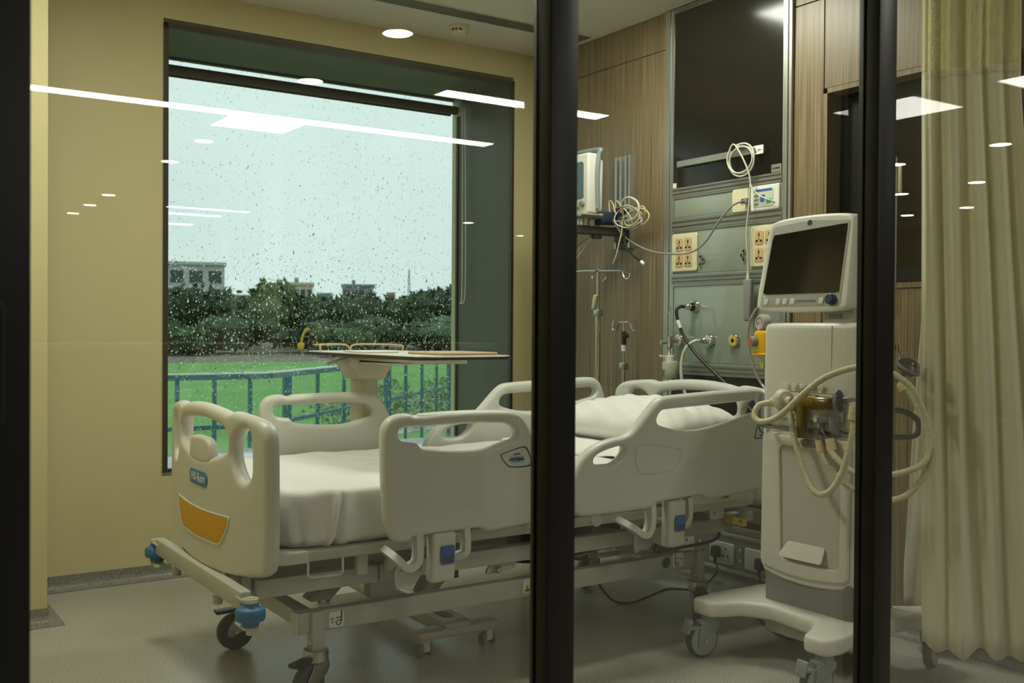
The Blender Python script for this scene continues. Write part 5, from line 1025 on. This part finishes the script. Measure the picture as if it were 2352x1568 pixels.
build('cable', MB().tube([(3.16, 3.93, 1.70), (3.20, 3.88, 1.655), (3.24, 3.829, 1.572), (3.25, 3.67, 1.499), (3.25, 3.491, 1.472), (3.25, 3.377, 1.476), (3.25, 3.296, 1.515), (3.25, 3.217, 1.595), (3.27, 3.16, 1.66), (3.31, 3.135, 1.682), (3.330, 3.13, 1.685)], .0046, 8, 8), GREYC, mc)
build('plug', MB().rbox(3.318, 3.334, 3.118, 3.142, 1.672, 1.697, .003), VENTG, mc)
# ================================================================== DRIP STANDS BEHIND THE BED
def drip(name, label, x, y, ztop, hooks, r=.010, tall=True):
    t = thing(name, label, 'drip stand', (x, y, 0))
    build('lower_tube', MB().cyl((x, y, .06), (x, y, ztop-.20), r*1.35, n=16), CHROME, t); build('upper_tube', MB().cyl((x, y, ztop-.22), (x, y, ztop), r*.85, n=14), CHROME, t)
    sd_ = 1 if tall else -1
    build('base', MB().rbox(x-.17, x+.09, y-.018, y+.018, .03, .06, .006).rbox(x-.018, x+.018, min(y, y+sd_*.15)-.018, max(y, y+sd_*.15)+.018, .03, .06, .006), STEEL, t)
    for a, b in ((-.16, 0), (.08, 0), (0, sd_*.15)): build('castor', MB().lathe([(0, -.008), (.016, -.008), (.018, 0), (.016, .008), (0, .008)], (x+a, y+b, .018), (0, 1, 0), 16), RUBBER, t)
    build('clamp', MB().rbox(x-.018, x+.018, y-.018, y+.018, ztop-.235, ztop-.20, .006), STEEL, t)
    for h in hooks: build('hook', MB().tube(h, .0042, 8, 6), CHROME, t)
    return t
x, y, z = 3.20, 3.985, 1.415
t = drip('drip_stand', 'tall chrome drip stand with wide hooks beside the monitor', x, y, z+.01, [[(x, y, z), (x, y-.10, z-.004), (x, y-.19, z-.008), (x, y-.235, z-.022), (x, y-.232, z-.045), (x, y-.20, z-.042), (x, y-.185, z-.018)], [(x, y, z), (x, y+.10, z+.004), (x, y+.19, z+.002), (x, y+.235, z-.02), (x, y+.21, z-.045)], [(x, y, z), (x-.025, y-.01, z-.005), (x-.05, y-.015, z-.035), (x-.035, y-.015, z-.055)], [(x, y, z), (x+.03, y, z-.005), (x+.05, y, z-.03), (x+.03, y, z-.05)]])
build('lock_knob', MB().rbox(x-.03, x-.012, y-.008, y+.012, z-.19, z-.12, .006, 3, lambda p: (p[0]-(p[2]-z+.15)*.2, p[1]-(p[2]-z+.15)*.5, p[2])), IVORY, t)
x, y, z = 3.25, 3.845, 1.165
t = drip('drip_stand', 'short chrome drip stand with curled hooks by the service panel', x, y, z, [[(x, y, z-.005), (x, y-.035, z-.005), (x, y-.055, z-.03), (x, y-.07, z-.05), (x, y-.085, z-.035), (x, y-.078, z+.005)], [(x, y, z-.005), (x, y+.035, z-.005), (x, y+.055, z-.03), (x, y+.07, z-.05), (x, y+.085, z-.035), (x, y+.078, z+.005)]], .007, False)
build('grip_knob', MB().lathe([(0, 0), (.006, 0), (.006, .02), (.013, .022), (.013, .034), (0, .036)], (x-.01, y-.01, z-.07), (-.3, -1, 0), 14), BLACKC, t); build('height_tag', MB().cyl((x, y, z-.145), (x, y, z-.115), .0135, n=14), WHITEL, t); build('collar', MB().cyl((x, y, z-.115), (x, y, z-.05), .012, n=14), BLACKC, t)

# ================================================================== OUTSIDE THE WINDOW
GZ = -1.0
LAWN = mat('wet lawn', (.12, .33, .05), .8, var=.35, scale=.35, bump=.3, bscale=8)
SOIL = mat('wet soil', (.16, .13, .085), .8, var=.4, scale=.5)
TEALP = mat('teal railing paint', (.028, .135, .16), .45, var=.06)
STONE = mat('pale terrace stone', (.45, .47, .45), .5, var=.1, scale=3)
struct('ground_lawn', MB().box(-60, 90, 5.4, 62, GZ-.5, GZ), LAWN)
struct('ground_soil', MB().box(-200, 400, 62, 600, GZ-.5, GZ-.02), SOIL)
struct('terrace', MB().box(-2, 5, 5.4, 9.5, GZ-.5, -.4), STONE)
rl = thing('terrace_railing', 'teal painted terrace railing outside the window', 'railing', (3.4, 9.2, -.4))
def rseg(a, b, n, z1=.70, zb=-.4):
    a, b = Vector(a), Vector(b); d = (b-a).normalized()
    def bar(z0, z1_, w_):
        nrm = Vector((-d.y, d.x, 0))*w_/2; v = [a+nrm, b+nrm, b-nrm, a-nrm]; mb = MB(); mb.add([(p.x, p.y, z0) for p in v]+[(p.x, p.y, z1_) for p in v], [(0, 1, 2, 3)[::-1], (4, 5, 6, 7), (0, 1, 5, 4), (1, 2, 6, 5), (2, 3, 7, 6), (3, 0, 4, 7)]); return mb
    build('top_rail', bar(z1-.05, z1, .07), TEALP, rl, flat=True); build('top_cap', bar(z1, z1+.012, .09), SILL, rl, flat=True); build('mid_rail', bar(.20, .24, .03), TEALP, rl, flat=True)
    for k in range(n):
        p = a+(b-a)*((k+.5)/n); w_ = .035 if k % 4 == 0 else .016
        build('baluster', MB().box(p.x-w_, p.x+w_, p.y-w_, p.y+w_, zb, z1-.05), TEALP, rl, flat=True)
rseg((.8, 9.2, 0), (3.46, 9.2, 0), 8); rseg((3.5, 9.24, 0), (9.6, 15.3, 0), 11, zb=GZ)
LEAFM = [mat('tree leaves %d' % k, c, .7, var=.35, scale=1.2) for k, c in enumerate(((.030, .060, .016), (.045, .085, .020), (.075, .115, .030), (.022, .045, .014)))]
BARK = mat('bark', (.06, .045, .03), .9)
def polar(th, d): return d*math.sin(R(th)), d*math.cos(R(th))
def foliage(rx, rz, nl, size, seed):
    rg = np.random.default_rng(seed); mb = MB(); bl_ = [(rg.uniform(-.5, .5)*rx, rg.uniform(-.5, .5)*rx, rg.uniform(-.35, .45)*rz, rg.uniform(.45, .75)) for _ in range(7)]
    for (bx_, by_, bz_, s) in bl_:
        bm = bmesh.new(); bmesh.ops.create_icosphere(bm, subdivisions=2, radius=1)
        vv = [((bx_+v.co.x*rx*s*.9*(1+.14*math.sin(v.co.x*7+v.co.z*9+seed)), by_+v.co.y*rx*s*.9, bz_+v.co.z*rz*s*.85*(1+.12*math.sin(v.co.y*8+seed)))) for v in bm.verts]
        bm.verts.index_update(); ff = [[q.index for q in f.verts] for f in bm.faces]; bm.free(); mb.add(vv, ff)
        for _ in range(nl):
            u = rg.normal(size=3); u /= np.linalg.norm(u); p = np.array((bx_, by_, bz_))+u*np.array((rx, rx, rz))*s*rg.uniform(.86, 1.08); a = rg.normal(size=3); a /= np.linalg.norm(a); b = np.cross(a, u); b /= np.linalg.norm(b)+1e-9; q = size*rg.uniform(.5, 1.2)
            mb.add([p-a*q, p+b*q*.6, p+a*q, p-b*q*.6], [(0, 1, 2, 3)])
    return mb
def tree(th, d, h, rx, k, label, seed):
    h *= .86; x, y = polar(th, d); t = thing('tree', label, 'tree', (x, y, GZ), 'trees beyond the lawn'); rz = h*.46
    mb = foliage(rx, rz, 90, .55, seed); mb.v = [(p[0]+x, p[1]+y, p[2]+GZ+h-rz*.95) for p in mb.v]
    build('crown', mb, LEAFM[k], t, flat=True); build('trunk', MB().cyl((x, y, GZ-.1), (x, y, GZ+h*.5), .28, .16, n=8), BARK, t)
TREES = [(12.4, 118, 8.2, 5.2, 1, 'dark leafy tree at the left window edge below the white building'), (15.6, 112, 7.4, 4.6, 3, 'dark round tree in front of the white building'), (17.6, 124, 7.2, 4.2, 0, 'dark tree just right of the white building'), (19.6, 128, 5.8, 3.6, 3, 'low dark tree in the dip of the skyline'), (21.0, 108, 8.0, 3.4, 2, 'tall pale green tree left of the cream block'), (22.6, 116, 6.6, 3.8, 1, 'mid green tree before the cream block'), (24.0, 112, 6.2, 3.6, 0, 'rounded tree above the yellow digger'), (25.4, 108, 6.6, 3.8, 3, 'dark tree behind the table rail'), (26.6, 122, 7.0, 4.0, 0, 'dark tree under the dark tower block'), (28.0, 110, 6.4, 3.8, 1, 'mid green tree before the red brick house'), (29.2, 116, 7.6, 4.2, 0, 'broad dark tree below the radio mast'), (30.6, 106, 7.0, 4.2, 3, 'dark tree at the right edge of the glass'), (32.2, 112, 8.2, 4.6, 1, 'tall tree beside the window reveal'), (34.2, 112, 7.8, 4.6, 0, 'tree hidden mostly by the window reveal'), (10.0, 116, 7.6, 4.6, 0, 'tree left of the window opening')]
for i, (th, d, h, rx, k, lab) in enumerate(TREES): tree(th, d, h, rx, k, lab, 40+i)
for i, (th, d, h, rx, k) in enumerate(((14, 92, 3.4, 4.2, 3), (18.5, 90, 3.0, 4.4, 0), (22.6, 92, 3.0, 4.2, 3), (26.4, 90, 3.2, 4.4, 0), (30.2, 92, 3.4, 4.6, 1), (33.4, 92, 3.2, 4.4, 3), (24.5, 80, 2.2, 3.2, 1), (16.2, 84, 2.2, 3.4, 1))):
    x, y = polar(th, d); mb = foliage(rx, h*.55, 70, .4, 80+i); mb.v = [(p[0]+x, p[1]+y, max(p[2]+GZ+h*.5, GZ-.1)) for p in mb.v]
    t = thing('hedge_shrub', ('%s shrub in the hedge below the trees, %s' % (('dark', 'mid green', 'dense')[i % 3], ('under the white building', 'left of the cream block', 'under the cream block', 'behind the overbed table', 'under the mast', 'at the reveal', 'beside the yellow digger', 'at the far left')[i])), 'shrub', (x, y, GZ), 'hedge below the trees'); build('foliage', mb, LEAFM[k], t, flat=True)
# planted beds and path on the lawn at the right
for i, (xa, ya_, xb, yb_) in enumerate(((8.8, 19.5, 14.6, 22.5), (11.0, 25.5, 19.5, 29.5), (9.6, 22.8, 15.5, 25.4), (15.0, 31, 24.5, 37))):
    mb = MB(); rg = np.random.default_rng(300+i); n = 90
    for k in range(n):
        f = rg.random(); wd = rg.uniform(-.6, .6); x = xa+(xb-xa)*f-wd*.5; y = ya_+(yb_-ya_)*f+wd; s = rg.uniform(.08, .2)
        for _ in range(9):
            u = rg.normal(size=3); u /= np.linalg.norm(u); p = np.array((x, y, GZ+.12))+u*s; p[2] = max(p[2], GZ+.03); a = rg.normal(size=3); a /= np.linalg.norm(a); b = np.cross(a, u); b /= np.linalg.norm(b)+1e-9; mb.add([p-a*s*.5, p+b*s*.3, p+a*s*.5, p-b*s*.3], [(0, 1, 2, 3)])
    build('planting_bed', mb, mat('pale bed leaves', (.22, .30, .17), .6, var=.3, scale=3), label='row of low pale plants on the lawn, '+('nearest the railing', 'second from the railing', 'third from the railing', 'furthest across the lawn')[i], cat='plants', kind='stuff', flat=True)
for i, (xa, ya_, xb, yb_, w_) in enumerate(((7.2, 17.5, 15.0, 21.5, .35), (10, 23.4, 20, 28.2, .45))):
    d = Vector((xb-xa, yb_-ya_, 0)).normalized(); nrm = Vector((-d.y, d.x, 0))*w_; a = Vector((xa, ya_, 0)); b = Vector((xb, yb_, 0)); mb = MB(); v = [a+nrm, b+nrm, b-nrm, a-nrm]; mb.add([(p.x, p.y, GZ-.02) for p in v]+[(p.x, p.y, GZ+.012) for p in v], [(3, 2, 1, 0), (4, 5, 6, 7), (0, 1, 5, 4), (1, 2, 6, 5), (2, 3, 7, 6), (3, 0, 4, 7)])
    struct('garden_path', mb, mat('wet path', (.20, .18, .15), .25, var=.2, scale=2))
# buildings on the skyline
CONC = mat('pale far concrete', (.48, .50, .48), .8, var=.06, scale=.3); FARD = mat('dark far window', (.05, .07, .075), .4, var=.2, scale=.5); FARC = mat('cream far wall', (.60, .55, .42), .8, var=.06, scale=.3); FARG = mat('grey far wall', (.22, .25, .24), .8, var=.08, scale=.3); FARR = mat('red brown far wall', (.32, .17, .12), .8, var=.08, scale=.3)
def house(th0, th1, d, ztop, m, label, rows, cols, parapet=True, wm=FARD, z0=None, wtop=.8):
    x0, y0 = polar(th0, d); x1, y1 = polar(th1, d); dv = Vector((x1-x0, y1-y0, 0)); L = dv.length; dv.normalize(); nv = Vector((-dv.y, dv.x, 0))
    if nv.y < 0: nv = -nv
    dep = 12; t = thing('far_building', label, 'building', ((x0+x1)/2, (y0+y1)/2, GZ)); O = Vector((x0, y0, 0))
    def blk(s0, s1, q0, q1, za, zb):
        mb = MB(); v = [O+dv*s0+nv*q0, O+dv*s1+nv*q0, O+dv*s1+nv*q1, O+dv*s0+nv*q1]; mb.add([(p.x, p.y, za) for p in v]+[(p.x, p.y, zb) for p in v], [(3, 2, 1, 0), (4, 5, 6, 7), (0, 1, 5, 4), (1, 2, 6, 5), (2, 3, 7, 6), (3, 0, 4, 7)]); return mb
    build('walls', blk(0, L, 0, dep, GZ, ztop), m, t, flat=True)
    if parapet: build('roof_slab', blk(-.3, L+.3, -.4, dep+.3, ztop, ztop+.5), m, t, flat=True); build('roof_tank', blk(L*.3, L*.3+.8, 3, 5, ztop+.5, ztop+1.6), FARG, t, flat=True)
    for r_ in range(rows):
        for c_ in range(cols):
            s0 = L*(c_+.16)/cols; s1 = L*(c_+.84)/cols; zt = ztop-.9-r_*3.0; build('window', blk(s0, s1, -.06, .05, zt-2.0, zt), wm, t, flat=True)
    return t
house(11.5, 18.35, 175, 11.3, CONC, 'white concrete building with dark windows at the left of the view', 3, 7)
house(18.8, 20.3, 260, 9.2, FARG, 'low grey blocks in the distance right of the white building', 1, 3, False)
house(20.4, 21.0, 230, 9.4, FARC, 'narrow cream house behind the pale green tree', 1, 1, False)
house(21.6, 23.0, 210, 9.8, FARC, 'cream flat roofed block in the middle of the skyline', 2, 4)
house(23.2, 24.1, 260, 10.0, FARG, 'grey distant block right of the cream block', 1, 3, False)
house(24.6, 26.3, 240, 10.9, FARG, 'dark grey stepped tower block on the skyline', 2, 4)
house(27.0, 27.5, 240, 9.6, FARR, 'small red brown house on the skyline', 1, 1, False)
house(29.0, 30.1, 250, 10.2, FARC, 'cream distant house right of the radio mast', 1, 3, False)
mx_, my_ = polar(28.25, 330)
rm = thing('radio_mast', 'thin lattice radio mast rising over the trees', 'mast', (mx_, my_, GZ))
for a in (0, 120, 240): build('leg', MB().cyl((mx_+1.0*math.cos(R(a)), my_+1.0*math.sin(R(a)), GZ), (mx_+.15*math.cos(R(a)), my_+.15*math.sin(R(a)), 20), .12, .07, n=6), FARG, rm)
for k in range(8):
    z = 2+k*2.2; q = 1.0-.85*(z-GZ)/21; build('brace', MB().tube([(mx_+q*math.cos(R(a)), my_+q*math.sin(R(a)), z+(1 if j % 2 else 0)) for j, a in enumerate((0, 120, 240, 360))], .06, 5), FARG, rm)
# small yellow digger
dx, dy = polar(23.45, 86); YD = mat('yellow machine paint', (.75, .50, .01), .5, var=.06)
dg = thing('digger', 'small bright yellow digger parked before the trees', 'digger', (dx, dy, GZ))
Lx, Ly = Vector((math.cos(R(23)), -math.sin(R(23)), 0)), Vector((math.sin(R(23)), math.cos(R(23)), 0)); D0 = Vector((dx, dy, GZ))
def dbox(a0, a1, b0, b1, z0, z1):
    mb = MB().rbox(*[q*1.5 for q in (a0, a1, b0, b1, z0, z1)], .06, 2); mb.v = [tuple(D0+Lx*p[0]+Ly*p[1]+Vector((0, 0, p[2]))) for p in mb.v]; return mb
build('track', dbox(-.7, .7, -.5, -.2, 0, .35), RUBBER, dg); build('track', dbox(-.7, .7, .2, .5, 0, .35), RUBBER, dg); build('chassis', dbox(-.25, .65, -.45, .45, .38, .85), YD, dg); build('cab', dbox(-.15, .35, -.4, .2, .85, 1.45), FARD, dg); build('cab_roof', dbox(-.2, .4, -.45, .25, 1.45, 1.52), YD, dg)
bo = MB().tube([tuple(D0+Lx*a*1.5+Vector((0, 0, z*1.5))) for a, z in ((-.25, .7), (-.6, 1.3), (-.8, 1.35), (-1.0, .9), (-1.05, .5))], .10, 8, 3); build('boom', bo, YD, dg); build('bucket', dbox(-1.25, -.9, -.25, .25, .25, .6), YD, dg)
